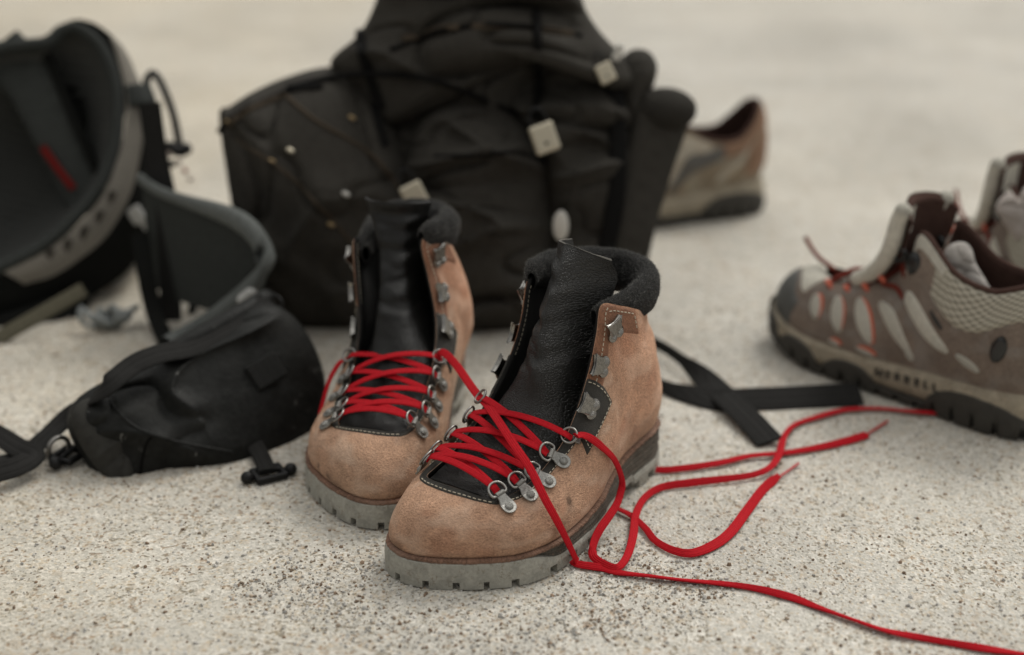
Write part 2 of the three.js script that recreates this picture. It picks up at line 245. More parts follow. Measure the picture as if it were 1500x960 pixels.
// ---------------------------------------------------------------- hiking boots
// A shoe's upper is a sheet between the feather line B on the sole and the top edge E, with a handle at either end. Local axes: +z to the toe, +x to the outer side, y up.
const cr = (p0, p1, p2, p3, t) => 0.5 * ((2 * p1) + (-p0 + p2) * t + (2 * p0 - 5 * p1 + 4 * p2 - p3) * t * t + (-p0 + 3 * p1 - 3 * p2 + p3) * t * t * t);
function sheet(ST, sx, disp, lean = () => 0) {
  const n = ST.length, at = (u, k) => { u = ((u % n) + n) % n; const i = Math.floor(u), f = u - i, A = ST[(i + n - 1) % n][k], B = ST[i][k], C = ST[(i + 1) % n][k], D = ST[(i + 2) % n][k]; return [0, 1, 2].map((c) => cr(A[c], B[c], C[c], D[c], f)); };
  const raw = (u, t) => {
    const B = at(u, 0), E = at(u, 1), a = at(u, 2), b = at(u, 3), s = 1 - t, w0 = s * s * s, w1 = 3 * s * s * t, w2 = 3 * s * t * t, w3 = t * t * t;
    const y = w0 * B[1] + w1 * (B[1] + a[1]) + w2 * (E[1] + b[1]) + w3 * E[1];
    return V(sx * (lean(y) + w0 * B[0] + w1 * (B[0] + a[0]) + w2 * (E[0] + b[0]) + w3 * E[0]), w0 * B[1] + w1 * (B[1] + a[1]) + w2 * (E[1] + b[1]) + w3 * E[1], w0 * B[2] + w1 * (B[2] + a[2]) + w2 * (E[2] + b[2]) + w3 * E[2]);
  };
  const nrm = (u, t) => { const e = 0.02, t0 = clamp(t - 0.01), t1 = clamp(t + 0.01), du = raw(u + e, t).sub(raw(u - e, t)), dt = raw(u, t1).sub(raw(u, t0)); return du.cross(dt).multiplyScalar(-sx).normalize(); };
  const P = (u, t, off = 0) => { const p = raw(u, t); return p.addScaledVector(nrm(u, t), off + (disp ? disp(p, u, t) : 0)); };
  const foot = (u) => { const q = at(u, 0); return V(sx * q[0], q[1], q[2]); };
  const near = (q, u0 = 0, u1 = n) => { let best = 1e9, bu = 0, bt = 0; const T = V(sx * (q[0] + lean(q[1])), q[1], q[2]); for (let u = u0; u <= u1; u += 0.05) for (let t = 0.02; t <= 1; t += 0.02) { const d = raw(u, t).distanceToSquared(T); if (d < best) { best = d; bu = u; bt = t; } } return [bu, bt]; };
  return { n, raw, nrm, P, foot, near };
}
// strip lying on a sheet: (p, q) -> [u, t], raised by off, edges turned down to the sheet
function overlay(S, f, off, np = 60, nq = 12, edge = 0.06, edgeQ = 0.12) {
  return gridGeo(np, nq, (p, q) => {
    const [u, t] = f(p, q), e = Math.min(sst(0, edge, p), sst(0, edge, 1 - p), sst(0, edgeQ, q), sst(0, edgeQ, 1 - q));
    return [S.P(u, t, mix(-0.0006, off, Math.pow(e, 0.5))), p * 0.12, q * 0.03];
  });
}
const lineOn = (S, list, off, per = 14) => { const o = []; for (let i = 0; i + 1 < list.length; i++) for (let k = 0; k < per; k++) { const u = mix(list[i][0], list[i + 1][0], k / per), t = mix(list[i][1], list[i + 1][1], k / per); o.push([S.P(u, t, off), S.nrm(u, t)]); } const l = list[list.length - 1]; o.push([S.P(l[0], l[1], off), S.nrm(l[0], l[1])]); return o; };

const BOOT = [ // [B, E, a, b]
  [[0, .044, -.0135], [0, .158, .011], [0, .040, -.012], [0, -.035, -.010]],
  [[.020, .044, -.006], [.018, .158, .016], [.006, .040, -.008], [.004, -.035, -.006]],
  [[.029, .044, .012], [.029, .159, .033], [.010, .040, -.002], [.006, -.035, -.003]],
  [[.032, .043, .040], [.036, .170, .055], [.013, .035, 0], [.006, -.035, -.004]],
  [[.034, .041, .062], [.032, .178, .074], [.013, .035, 0], [.009, -.035, -.004]],
  [[.037, .039, .078], [.026, .183, .093], [.013, .030, 0], [.014, -.035, -.012]],
  [[.040, .037, .090], [.028, .162, .102], [.012, .028, 0], [.013, -.030, -.014]],
  [[.044, .034, .105], [.030, .138, .113], [.011, .025, 0], [.015, -.020, -.020]],
  [[.049, .031, .120], [.031, .112, .128], [.010, .022, 0], [.017, -.012, -.018]],
  [[.053, .029, .138], [.032, .090, .147], [.009, .020, 0], [.016, -.006, -.012]],
  [[.056, .027, .160], [.031, .077, .165], [.007, .019, 0], [.014, -.002, -.006]],
  [[.0575, .026, .185], [.030, .068, .185], [.006, .018, 0], [.014, -.001, -.002]],
  [[.055, .026, .207], [.027, .063, .203], [.005, .018, .001], [.014, 0, .003]],
  [[.046, .025, .228], [.021, .061, .221], [.005, .018, .003], [.010, .001, .007]],
  [[.030, .025, .246], [.012, .0625, .226], [.003, .020, .004], [.006, .002, .014]],
  [[.010, .025, .263], [.002, .065, .230], [.002, .021, .005], [.003, .003, .018]],
  [[-.012, .025, .275], [-.010, .0665, .233], [0, .022, .005], [0, .003, .020]],
  [[-.030, .025, .277], [-.022, .067, .2345], [-.002, .021, .005], [-.003, .003, .019]],
  [[-.046, .025, .270], [-.032, .067, .235], [-.003, .020, .004], [-.005, .002, .015]],
  [[-.055, .025, .254], [-.0395, .067, .232], [-.004, .018, .002], [-.008, .001, .009]],
  [[-.0585, .025, .235], [-.0420, .068, .219], [-.004, .018, 0], [-.013, .001, .003]],
  [[-.0605, .026, .212], [-.0425, .071, .203], [-.004, .018, 0], [-.015, -.001, -.001]],
  [[-.0585, .026, .188], [-.0425, .078, .185], [-.005, .018, 0], [-.016, -.003, -.003]],
  [[-.054, .028, .163], [-.0425, .088, .166], [-.006, .019, 0], [-.016, -.006, -.006]],
  [[-.049, .031, .140], [-.0435, .102, .149], [-.007, .020, 0], [-.016, -.011, -.011]],
  [[-.044, .034, .120], [-.044, .120, .130], [-.010, .022, 0], [-.015, -.016, -.016]],
  [[-.0405, .036, .105], [-.0435, .138, .117], [-.013, .025, 0], [-.014, -.020, -.018]],
  [[-.0375, .038, .090], [-.0425, .163, .107], [-.017, .028, 0], [-.014, -.030, -.014]],
  [[-.0345, .040, .076], [-.042, .190, .101], [-.018, .030, 0], [-.013, -.035, -.010]],
  [[-.0325, .042, .060], [-.050, .188, .080], [-.019, .035, 0], [-.009, -.035, -.004]],
  [[-.031, .043, .042], [-.0525, .174, .056], [-.019, .035, 0], [-.007, -.035, -.004]],
  [[-.028, .044, .014], [-.039, .163, .031], [-.010, .040, -.002], [-.005, -.035, -.003]],
  [[-.019, .044, -.006], [-.019, .158, .017], [-.006, .040, -.008], [-.004, -.035, -.006]],
];
const TONGUE = {
  front: [
    [[-.038, .0645, .231], [-.026, .0662, .2322], [-.014, .067, .2325], [-.002, .0665, .231], [.009, .0648, .228], [.019, .060, .223]],
    [[-.042, .068, .203], [-.029, .0728, .204], [-.014, .0755, .204], [-.001, .0752, .204], [.013, .071, .203], [.027, .0615, .201]],
    [[-.042, .083, .170], [-.028, .0905, .173], [-.013, .0935, .173], [.002, .093, .173], [.015, .088, .171], [.030, .074, .167]],
    [[-.040, .096, .140], [-.027, .1085, .151], [-.009, .1125, .154], [.004, .111, .152], [.014, .104, .146], [.027, .090, .134]],
    [[-.034, .112, .090], [-.025, .124, .136], [-.004, .131, .149], [.005, .131, .146], [.013, .125, .126], [.018, .116, .096]],
    [[-.028, .138, .075], [-.022, .144, .124], [-.004, .150, .141], [.003, .150, .137], [.011, .146, .110], [.015, .141, .078]],
    [[-.026, .168, .062], [-.022, .174, .105], [-.006, .176, .128], [-.001, .174, .124], [.006, .168, .096], [.012, .162, .062]],
    [[-.026, .195, .056], [-.023, .199, .093], [-.007, .201, .113], [-.001, .199, .109], [.008, .193, .084], [.015, .187, .056]],
    [[-.028, .219, .062], [-.026, .223, .080], [-.013, .226, .091], [-.005, .225, .089], [.007, .218, .079], [.016, .210, .064]],
  ],
  rear: [
    [[-.038, .0645, .231], [-.022, .0665, .2325], [-.008, .067, .232], [.006, .0655, .229], [.019, .060, .223]],
    [[-.042, .068, .203], [-.025, .0735, .204], [-.008, .0755, .204], [.010, .072, .203], [.027, .0615, .201]],
    [[-.042, .083, .170], [-.025, .0915, .173], [-.007, .0935, .173], [.012, .089, .171], [.030, .074, .167]],
    [[-.040, .098, .140], [-.024, .110, .151], [-.006, .112, .152], [.012, .106, .149], [.026, .090, .136]],
    [[-.030, .122, .092], [-.022, .133, .128], [-.007, .137, .133], [.009, .132, .126], [.016, .120, .090]],
    [[-.026, .154, .062], [-.022, .162, .102], [-.008, .165, .107], [.005, .161, .101], [.010, .152, .060]],
    [[-.032, .186, .056], [-.026, .191, .085], [-.009, .192, .090], [.007, .190, .086], [.014, .184, .056]],
    [[-.039, .214, .064], [-.031, .217, .079], [-.010, .218, .085], [.012, .217, .081], [.023, .215, .068]],
  ],
};
const RIVET = { lat: [[.033, .058, .221], [.037, .060, .200], [.039, .065, .180], [.039, .075, .160], [.037, .088, .143]], med: [[-.047, .058, .222], [-.053, .061, .201], [-.053, .068, .181], [-.052, .079, .161], [-.050, .095, .146]] };
const HOOK = { lat: [[.036, .108, .124], [.036, .137, .106], [.034, .160, .086]], med: [[-.049, .116, .122], [-.049, .143, .104], [-.0485, .172, .090]] };

const plateGeo = (() => { const s = new THREE.Shape(); s.moveTo(-.0030, .0088); s.lineTo(-.0030, .0062); s.quadraticCurveTo(-.0044, .004, -.0045, .0008); s.absarc(0, 0, .0045, Math.PI, 2 * Math.PI, false); s.quadraticCurveTo(.0044, .004, .0030, .0062); s.lineTo(.0030, .0088); s.closePath();
  const g = new THREE.ExtrudeGeometry(s, { depth: .0007, bevelEnabled: true, bevelThickness: .0003, bevelSize: .0003, bevelSegments: 2, curveSegments: 12 }); const p = g.attributes.position; for (let i = 0; i < p.count; i++) { const y = p.getY(i); p.setZ(i, p.getZ(i) + 0.0022 * sst(.003, .0088, y)); } g.computeVertexNormals();
  const r = new THREE.CylinderGeometry(.0016, .0016, .0062, 14); r.rotateZ(Math.PI / 2); r.translate(0, .0096, .0028); const o = merge([g, r]); o.scale(1.22, 1.22, 1.22); return o; })();
const rivetGeo = (() => { const pts = [[0, .0022], [.0012, .0021], [.0022, .0017], [.0027, .0010], [.0028, .0004]].map((q) => new THREE.Vector2(q[0], q[1])); const g = new THREE.LatheGeometry(pts, 20); g.rotateX(Math.PI / 2); g.translate(0, 0, .0006); g.scale(1.22, 1.22, 1.15); return g; })();
const ringGeo = (() => { const p = [[-.0044, .0096, 0], [0, .0096, 0], [.0044, .0096, 0], [.0058, .0112, 0], [.0056, .0145, 0], [.0036, .0172, 0], [0, .0182, 0], [-.0036, .0172, 0], [-.0056, .0145, 0], [-.0058, .0112, 0]]; const g = tube(p, .00085, 64, 8, true); g.translate(0, 0, .0028); g.translate(0, -.0096, 0); g.rotateX(0.16); g.translate(0, .0096, 0); g.scale(1.22, 1.22, 1.22); return g; })();
const oGeo = (() => { const g = new THREE.TorusGeometry(.0054, .0009, 8, 40); g.rotateX(-0.55); g.translate(0, .0075, .0042); g.scale(1.15, 1.15, 1.15); return g; })();
const oBase = (() => { const g = new RoundedBoxGeometry(.0068, .0072, .0024, 3, .0009); g.translate(0, .0006, .0008); const b = new THREE.TorusGeometry(.0024, .0010, 6, 20, Math.PI); b.translate(0, .0018, .0022); return merge([g, b]); })();
const hookPlate = (() => { // bat-shaped speed hook: wide lip towards the throat, waist, rivet lobe and a second lobe
  const s = new THREE.Shape(); s.moveTo(-.0058, .0062); s.quadraticCurveTo(0, .0044, .0058, .0062); s.quadraticCurveTo(.0044, .0034, .0047, .0008); s.absarc(.0026, -.0022, .0030, 0.8, -2.2, true); s.quadraticCurveTo(0, -.0038, -.0008, -.0045); s.absarc(-.0026, -.0022, .0030, -0.95, -3.95, true); s.quadraticCurveTo(-.0044, .0034, -.0058, .0062);
  const g = new THREE.ExtrudeGeometry(s, { depth: .0008, bevelEnabled: true, bevelThickness: .0003, bevelSize: .0003, bevelSegments: 2, curveSegments: 10 }); const p = g.attributes.position; for (let i = 0; i < p.count; i++) { const y = p.getY(i), x = p.getX(i); p.setZ(i, p.getZ(i) + 0.0036 * sst(-.0036, .0060, y) - 0.000035 * x * x * 1e6 * 0.03); } g.computeVertexNormals();
  const lip = gridGeo(12, 6, (a, b) => { const x = mix(-.0056, .0056, a), w = b * 1.9; return [V(x * (1 - 0.10 * b), .0060 + .0013 * Math.sin(w) - .0014 * (1 - Math.pow(x / .0058, 2)), 0.0042 - .0019 * (1 - Math.cos(w)) ), a * .01, b * .004]; });
  const o = merge([g, lip]); o.scale(1.5, 1.5, 1.35); return o; })();

function frame(S, u, t, off = 0) {
  const N = S.nrm(u, t), d = S.raw(u, Math.min(1, t + 0.03)).sub(S.raw(u, t - 0.03)), a = S.raw(u + 0.05, t).sub(S.raw(u - 0.05, t)).normalize(), Y = a.clone().cross(N).normalize(); if (Y.dot(d) < 0) Y.negate(); const X = Y.clone().cross(N);
  const m = new THREE.Matrix4().makeBasis(X, Y, N); m.setPosition(S.P(u, t, off)); return m;
}
function place(mesh, m) { m.decompose(mesh.position, mesh.quaternion, mesh.scale); return mesh; }
const rotZ = (m, a) => m.clone().multiply(new THREE.Matrix4().makeRotationZ(a));

function makeBoot(sx, which, label, pos, yaw) {
  const g = thing('hiking_boot', label, 'boot', pos, yaw, 'pair of tan hiking boots'), seed = which === 'front' ? 3 : 11;
  const disp = (p, u, t) => {
    const e = sst(0, 0.12, t) * sst(1, 0.8, t), flex = Math.exp(-Math.pow((p.z - 0.195) / 0.02, 2)) * sst(0.05, 0.03, Math.abs(p.y - 0.045)) ;
    let d = 0.0013 * fbm3(p.x * 26 + seed, p.y * 26, p.z * 26, 2) + 0.0005 * fbm3(p.x * 90, p.y * 90 + seed, p.z * 90, 2);
    d += 0.0013 * flex * Math.sin((p.z * 0.75 + p.y * 0.8) * 330 + 2.2 * noise3(p.x * 30, p.y * 20, p.z * 20 + seed));
    const ank = sst(0.17, 0.06, p.z) * sst(0.06, 0.09, p.y) * sst(0.17, 0.14, p.y); d += 0.0012 * ank * noise3(p.x * 14, p.y * 62 + seed, p.z * 14);
    return d * e;
  };
  const lean = which === 'rear' ? (y) => 0.024 * sst(0.085, 0.20, y) : () => 0, S = sheet(BOOT, sx, disp, lean), n = S.n;
  // ---- sole: outline, welt, midsole, lugged rubber
  const OUT = []; const NS = 1320; { const c = []; for (let i = 0; i < NS; i++) { const u = i / NS * n, q = S.foot(u), a = S.foot(u + 0.05).sub(S.foot(u - 0.05)); a.y = 0; a.normalize(); c.push([q, V(a.z, 0, -a.x).multiplyScalar(sx)]); } let s = 0; for (let i = 0; i < NS; i++) { const [q, o] = c[i]; if (i) s += q.distanceTo(c[i - 1][0]); OUT.push({ q, o, s, u: i / NS * n }); } }
  const o0 = OUT[40]; if (o0.o.dot(o0.q.clone().setY(0).sub(V(0, 0, 0.12))) < 0) OUT.forEach((k) => k.o.negate());
  const toeLen = 0.0042, loop = (rows, uvs = 1) => gridGeo(NS, rows - 1, (a, b, i, j) => [V(0, 0, 0), 0, 0], true);
  const ringMesh = (fn, rows) => { const g2 = gridGeo(NS, rows - 1, (a, b, i, j) => { const k = OUT[i % NS], [d, y] = fn(k, j, i % NS); return [V(k.q.x + k.o.x * d, y, k.q.z + k.o.z * d), i === NS ? OUT[NS - 1].s + 0.0006 : k.s, y]; }); return toCreasedNormals(g2, 0.6); };
  const ztoe = (k) => sst(0.19, 0.225, k.q.z) ; // 1 on the solid rubber toe
  const lip = (k) => 0.0032 + 0.0003 * noise3(k.s * 40, seed, 0);
  const yTop = (k) => k.q.y;
  const hR = (k) => { const z = k.q.z, y = yTop(k) - 0.0027; return mix(mix(0.0165, 0.0135, sst(0.03, 0.10, z)), y - 0.0002, ztoe(k)); };
  const arch = (k) => 0.0115 * sst(0.050, 0.056, k.q.z) * sst(0.098, 0.080, k.q.z);
  const notch = (k) => { const toe = k.q.z > 0.215, per = toe ? 0.0225 : 0.0262, wd = toe ? 0.0044 : 0.0090, x = ((k.s + (sx > 0 ? 0.006 : 0.0)) % per + per) % per; const j = Math.floor(k.s / per); const w = wd * (0.8 + 0.5 * hash3(j, seed, 4)); if (x > w) return 0; return toe ? 1 : 1 - 0.15 * Math.abs(2 * x / w - 1); };
  const rub = ringMesh((k, j) => {
    const h = hR(k), a = arch(k), nk = notch(k), nh = (k.q.z > 0.215 ? 0.0068 : 0.0074), L = lip(k) + 0.0002 + 0.0012 * ztoe(k) * sst(0.0, 0.012, h) * 0, bulge = 0.0016 * ztoe(k);
    const y = [a, a + 0.0009, a + nh, a + nh + 0.00015, mix(a + nh, h, 0.45), h - 0.0008, h, h][j];
    const ins = [0.0012, 0, 0, 0, -0.0006, 0, 0.0007, 0.009][j], nd = nk && j < 3 ? 0.0075 * nk : 0;
    return [L + bulge * (1 - y / 0.03) - ins - nd, Math.max(y, a)];
  }, 8);
  { const p = [], uv = [], ix = []; p.push(-0.005 * sx, 0.004, 0.13); uv.push(0, 0); for (let i = 0; i < NS; i++) { const k = OUT[i]; p.push(k.q.x - k.o.x * 0.004, arch(k) + 0.003, k.q.z - k.o.z * 0.004); uv.push(k.q.x, k.q.z); } for (let i = 0; i < NS; i++) ix.push(0, 1 + i, 1 + (i + 1) % NS); const b = new THREE.BufferGeometry(); b.setAttribute('position', new THREE.Float32BufferAttribute(p, 3)); b.setAttribute('uv', new THREE.Float32BufferAttribute(uv, 2)); b.setIndex(ix); b.computeVertexNormals(); part('rubber_sole', merge([rub, b]), M.rubber, g); }
  part('midsole', ringMesh((k, j) => { const h = hR(k) - 0.0004, y2 = yTop(k) - 0.0024, rough = 0.0005 * noise3(k.s * 140, j * 1.7, seed), L = lip(k) - 0.0005 - 0.006 * ztoe(k); const groove = (j === 3 || j === 6) ? 0.0008 : 0; return [(j === 9 ? L - 0.008 : L - (j === 0 ? 0.004 : 0) - groove + rough), mix(h, y2, clamp((j - 0.5) / 8))]; }, 10), M.mid, g);
  part('welt', ringMesh((k, j) => { const y = yTop(k), r = 0.00045 * noise3(k.s * 420, 3, seed), r2 = 0.00012 * noise3(k.s * 420, 9, seed), L = lip(k) + 0.0004; return [[L - 0.006, L - 0.0004 + r, L + r, L - 0.0003 + r, L - 0.0015, -0.002][j], [y - 0.0028, y - 0.0028, y - 0.0020, y - 0.0007 + r2, y - 0.0001 + r2, y - 0.0002][j]]; }, 6), M.welt, g);
  // ---- upper
  const NU = 660, NT = 84, up = gridGeo(NU, NT, (a, b) => { const u = a * n, q = S.P(u, b, b < 0.02 ? -0.0006 : 0); return [q, a * 0.74, q.y * 1.1 + b * 0.05]; }, true);
  { const p = up.attributes.position, c = []; for (let i = 0; i < p.count; i++) {
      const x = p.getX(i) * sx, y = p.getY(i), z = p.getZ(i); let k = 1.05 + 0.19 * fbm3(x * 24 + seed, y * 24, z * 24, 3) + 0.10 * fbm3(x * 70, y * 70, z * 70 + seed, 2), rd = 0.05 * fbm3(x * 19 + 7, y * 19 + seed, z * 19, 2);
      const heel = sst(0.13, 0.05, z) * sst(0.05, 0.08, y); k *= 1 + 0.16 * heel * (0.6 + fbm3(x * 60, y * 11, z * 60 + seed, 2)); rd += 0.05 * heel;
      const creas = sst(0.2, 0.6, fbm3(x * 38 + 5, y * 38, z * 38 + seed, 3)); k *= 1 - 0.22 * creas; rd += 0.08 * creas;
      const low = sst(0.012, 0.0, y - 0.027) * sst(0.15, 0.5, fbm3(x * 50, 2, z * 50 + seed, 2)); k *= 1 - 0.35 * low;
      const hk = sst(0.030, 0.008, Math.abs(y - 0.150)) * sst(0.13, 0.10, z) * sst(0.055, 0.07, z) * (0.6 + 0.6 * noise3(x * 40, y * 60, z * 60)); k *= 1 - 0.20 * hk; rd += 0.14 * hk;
      const spot = (X, Y, Z, rx, ry) => Math.exp(-Math.pow((x - X) / rx, 2) - Math.pow((y - Y) / ry, 2) - Math.pow((z - Z) / rx, 2));
      let ink = which === 'front' ? spot(0.0543, 0.0498, 0.1722, .0030, .0065) * 0.9 : spot(0.0323, 0.0317, 0.2449, .0026, .0050) * 0.85 + spot(0.0191, 0.0313, 0.2571, .0040, .0026) * 0.75; ink = clamp(ink * (1 + 0.8 * noise3(x * 500, y * 300, z * 500)));
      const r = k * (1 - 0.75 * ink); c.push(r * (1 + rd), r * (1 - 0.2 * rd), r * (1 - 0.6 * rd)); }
    up.setAttribute('color', new THREE.Float32BufferAttribute(c, 3)); }
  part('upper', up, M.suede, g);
  part('lining', gridGeo(264, 26, (a, b) => { const u = a * n, t = b < 0.04 ? 1 : 1 - (b - 0.04) * 0.95; return [S.P(u, t, b < 0.02 ? 0 : -0.0030), a * 0.7, b * 0.1]; }, true), M.lining, g);
  // ---- black eyelet stay, brown facings, hook patches
  const stayU = (p) => mix(7.35, 25.65, p), stayT = (u) => { const mid = (16.5 - u), front = sst(4.2, 2.6, Math.abs(mid)); return mix(0.835, 0.84, front); };
  part('eyelet_stay', overlay(S, (p, q) => { const u = stayU(p); return [u, mix(stayT(u), 1, q)]; }, 0.0010, 240, 10, 0.006, 0.22), M.worn, g);
  const F = (u0, u1) => overlay(S, (p, q) => { const u = mix(u0, u1, p); return [u, mix(0.80, 1, q)]; }, 0.0009, 90, 12, 0.03, 0.12);
  part('facing', F(3.15, 7.5), M.facing, g); part('facing', F(25.5, 29.6), M.facing, g);
  const patchUT = (m) => (p, q) => { const u = mix(7.30 - 0.42 * q, 8.75 + 0.30 * q, p), t = mix(1.0, 0.63 + 0.03 * Math.sin(p * 3.1), q); return m ? [33 - u, t] : [u, t]; };
  for (const m of [0, 1]) part('hook_patch', overlay(S, patchUT(m), 0.0016, 30, 20, 0.07, 0.07), M.worn, g);
  const st = [];
  const seam = (l, off) => st.push(stitches(lineOn(S, l, off, 30)));
  seam([[13.4, .875], [14, .875], [15, .875], [16, .875], [17, .875], [18, .875], [18.6, .88]], .0010);
  for (const m of [0, 1]) { const k = (u) => m ? 33 - u : u, f = patchUT(m);
    seam([[k(9.2), .86], [k(10.5), .86], [k(12), .86], [k(13), .865]], .0010);
    seam([[k(3.4), .955], [k(4.3), .95], [k(5.0), .93]], .0009); seam([[k(4.75), .965], [k(5.4), .90], [k(6.2), .90], [k(7.3), .90]], .0009); seam([[k(3.35), .94], [k(3.35), .84]], .0009);
    const e = []; for (let i = 0; i <= 8; i++) e.push(f(0.09, 0.05 + 0.86 * i / 8)); for (let i = 1; i <= 8; i++) e.push(f(0.09 + 0.82 * i / 8, 0.91)); for (let i = 1; i <= 6; i++) e.push(f(0.91, 0.91 - 0.6 * i / 6)); st.push(stitches(lineOn(S, e, .0016, 6))); }
  for (const k of [(u) => 33 - u, (u) => u]) st.push(stitches(lineOn(S, [[k(4.9), .955], [k(5.6), .955], [k(6.4), .955], [k(7.3), .955]], -0.0034, 26)));
  const sg = part('stitching', merge(st), M.thread, g); sg.userData.kind = 'stuff';
  // ---- tongue
  { const rows = TONGUE[which], R = rows.length, C = rows[0].length, at = (a, b) => { const v = b * (R - 1), j = Math.min(R - 2, Math.floor(v)), f = v - j; const row = (k) => { k = clamp(k, 0, R - 1); const x = a * (C - 1), i = Math.min(C - 2, Math.floor(x)), e = x - i, G = (q) => rows[k][clamp(q, 0, C - 1)]; return [0, 1, 2].map((c) => cr(G(i - 1)[c], G(i)[c], G(i + 1)[c], G(i + 2)[c], e)); }; const A = row(j - 1), B = row(j), D = row(j + 1), E = row(j + 2); const q = [0, 1, 2].map((c) => cr(A[c], B[c], D[c], E[c], f));
      const w = sst(0.45, 0.6, b); const cre = 0.0032 * w * noise3(q[0] * 60, q[1] * 130 + seed, 3) + 0.0011 * fbm3(q[0] * 80, q[1] * 80, q[2] * 80 + seed, 2) - 0.0016 * w * Math.exp(-Math.pow((q[1] - 0.138 - 0.2 * q[0]) / 0.0025, 2)) - 0.0014 * w * Math.exp(-Math.pow((q[1] - 0.152 + 0.25 * q[0]) / 0.0025, 2)); return V(sx * (q[0] + lean(q[1])), q[1] + 0.3 * cre, q[2] + cre); };
    const nor = (a, b) => at(clamp(a + .01), b).sub(at(clamp(a - .01), b)).cross(at(a, clamp(b + .01)).sub(at(a, clamp(b - .01)))).normalize().multiplyScalar(sx);
    const face = gridGeo(64, 130, (a, b) => [at(a, b), a * 0.055, b * 0.2]);
    const back = gridGeo(40, 60, (a, b) => [at(a, b).addScaledVector(nor(a, b), -0.0026), a * 0.055, b * 0.2]);
    const rim = []; const edge = (f) => rim.push(gridGeo(40, 2, (a, b) => { const [x, y] = f(a); return [at(x, y).addScaledVector(nor(x, y), -0.0026 * b), a * 0.05, b * 0.003]; })); edge((a) => [a, 1]); edge((a) => [0, a]); edge((a) => [1, a]);
    part('tongue', merge([face, back, ...rim]), which === 'front' ? M.leather : M.smooth, g);
    if (which === 'front') { const e = gridGeo(60, 4, (a, b) => { const q = at(a, 1), t = b * Math.PI; return [q.addScaledVector(nor(a, 1), -0.0013 - 0.0015 * Math.cos(t)).add(V(0, 0.0006 * Math.sin(t) + 0.0002 * noise3(a * 90, b, 2), 0)), a * .05, b * .003]; }); part('tongue_edge', e, std({ color: rgb(0.075, 0.07, 0.06), roughness: 0.95 }), g); } }
  // ---- felt collar roll
  { const path = [[.018, .171, .092], [.022, .173, .080], [.025, .174, .066], [.0270, .1745, .050], [.0265, .1755, .034], [.0225, .178, .020], [.011, .180, .009], [-.008, .181, .004], [-.028, .182, .012], [-.044, .184, .030], [-.0505, .188, .054], [-.0495, .192, .074], [-.0455, .194, .089], [-.040, .191, .098]].map((q) => V(sx * (q[0] + lean(q[1])), q[1], q[2])), c = crv(path);
    const P = (a, k, off = 0) => { const t = clamp(a, 0.0005, 0.9995), q = c.getPointAt(t), tg = c.getTangentAt(t).setY(0).normalize(), o = V(tg.z, 0, -tg.x).multiplyScalar(sx), e = Math.pow(Math.sin(Math.PI * clamp(a * 7, 0, 0.5)), 0.5) * Math.pow(Math.sin(Math.PI * clamp((1 - a) * 7, 0, 0.5)), 0.5), th = k * 2 * Math.PI, cx = Math.cos(th), cy = Math.sin(th), lump = 0.0014 * fbm3(q.x * 40 + cx, q.y * 40 + cy, q.z * 40 + seed, 2) + 0.0007 * fbm3(q.x * 160 + 3 * cx, cy * 4, q.z * 160, 2);
      const mid = sst(0.05, 0.34, a) * sst(0.99, 0.72, a), r = (mix(0.0072, 0.0104, mid) + lump + off), ry = (cy > 0 ? mix(0.0100, 0.0160, mid) : mix(0.014, 0.022, mid)) * (0.55 + 0.45 * e); return q.clone().addScaledVector(o, cx * r * (0.45 + 0.55 * e)).add(V(0, cy * (ry + lump + off), 0)); };
    part('collar', gridGeo(200, 40, (a, k) => [P(a, k), a * 0.26, k * 0.09]), M.felt, g);
    const r = rng(seed * 9), fb = []; for (let i = 0; i < 9000; i++) { const a = r(), k = r() * 0.62 - 0.06, p = P(a, k), o = P(a, k, 0.003), d = o.sub(p).normalize().add(V(r() - .5, r() - .5, r() - .5).multiplyScalar(1.9)).normalize(), l = 0.0010 + 0.0030 * r() * r(), w = 0.00013, s = V(r() - .5, r() - .5, r() - .5).cross(d).normalize().multiplyScalar(w), t = p.clone().addScaledVector(d, l); fb.push(p.x - s.x, p.y - s.y, p.z - s.z, p.x + s.x, p.y + s.y, p.z + s.z, t.x, t.y, t.z); }
    const fg = new THREE.BufferGeometry(); fg.setAttribute('position', new THREE.Float32BufferAttribute(fb, 3)); fg.computeVertexNormals(); const fm = part('felt_fibre', fg, M.fibre, g); fm.userData.kind = 'stuff'; }
  // ---- rings and hooks
  const ring = { lat: [], med: [] };
  for (const sd of ['lat', 'med']) {
    RIVET[sd].forEach((q, i) => {
      const [u, t] = sd === 'lat' ? S.near(q, 7, 14) : S.near(q, 18.5, 26); let f = frame(S, u, Math.min(t, 0.86), 0.0014); f = rotZ(f, (hash3(i, seed, sd === 'lat' ? 1 : 2) - 0.5) * 0.3 + (sd === 'lat' ? 1 : -1) * sx * 0.2);
      if (i < 4) { const e = place(part('eyelet', plateGeo, M.steel, g), f); part('ring', ringGeo, M.wire, e); part('rivet', rivetGeo, M.steel, e); ring[sd].push({ c: V(0, .0178, .0036).applyMatrix4(f), n: V(0, 0, 1).transformDirection(f), y: V(0, 1, 0).transformDirection(f) }); }
      else { const e = place(part('eyelet', oBase, M.gun, g), f); part('ring', oGeo, M.wire, e); ring[sd].push({ c: V(0, .0088, .0050).applyMatrix4(f), n: V(0, 0, 1).transformDirection(f), y: V(0, 1, 0).transformDirection(f) }); }
    });
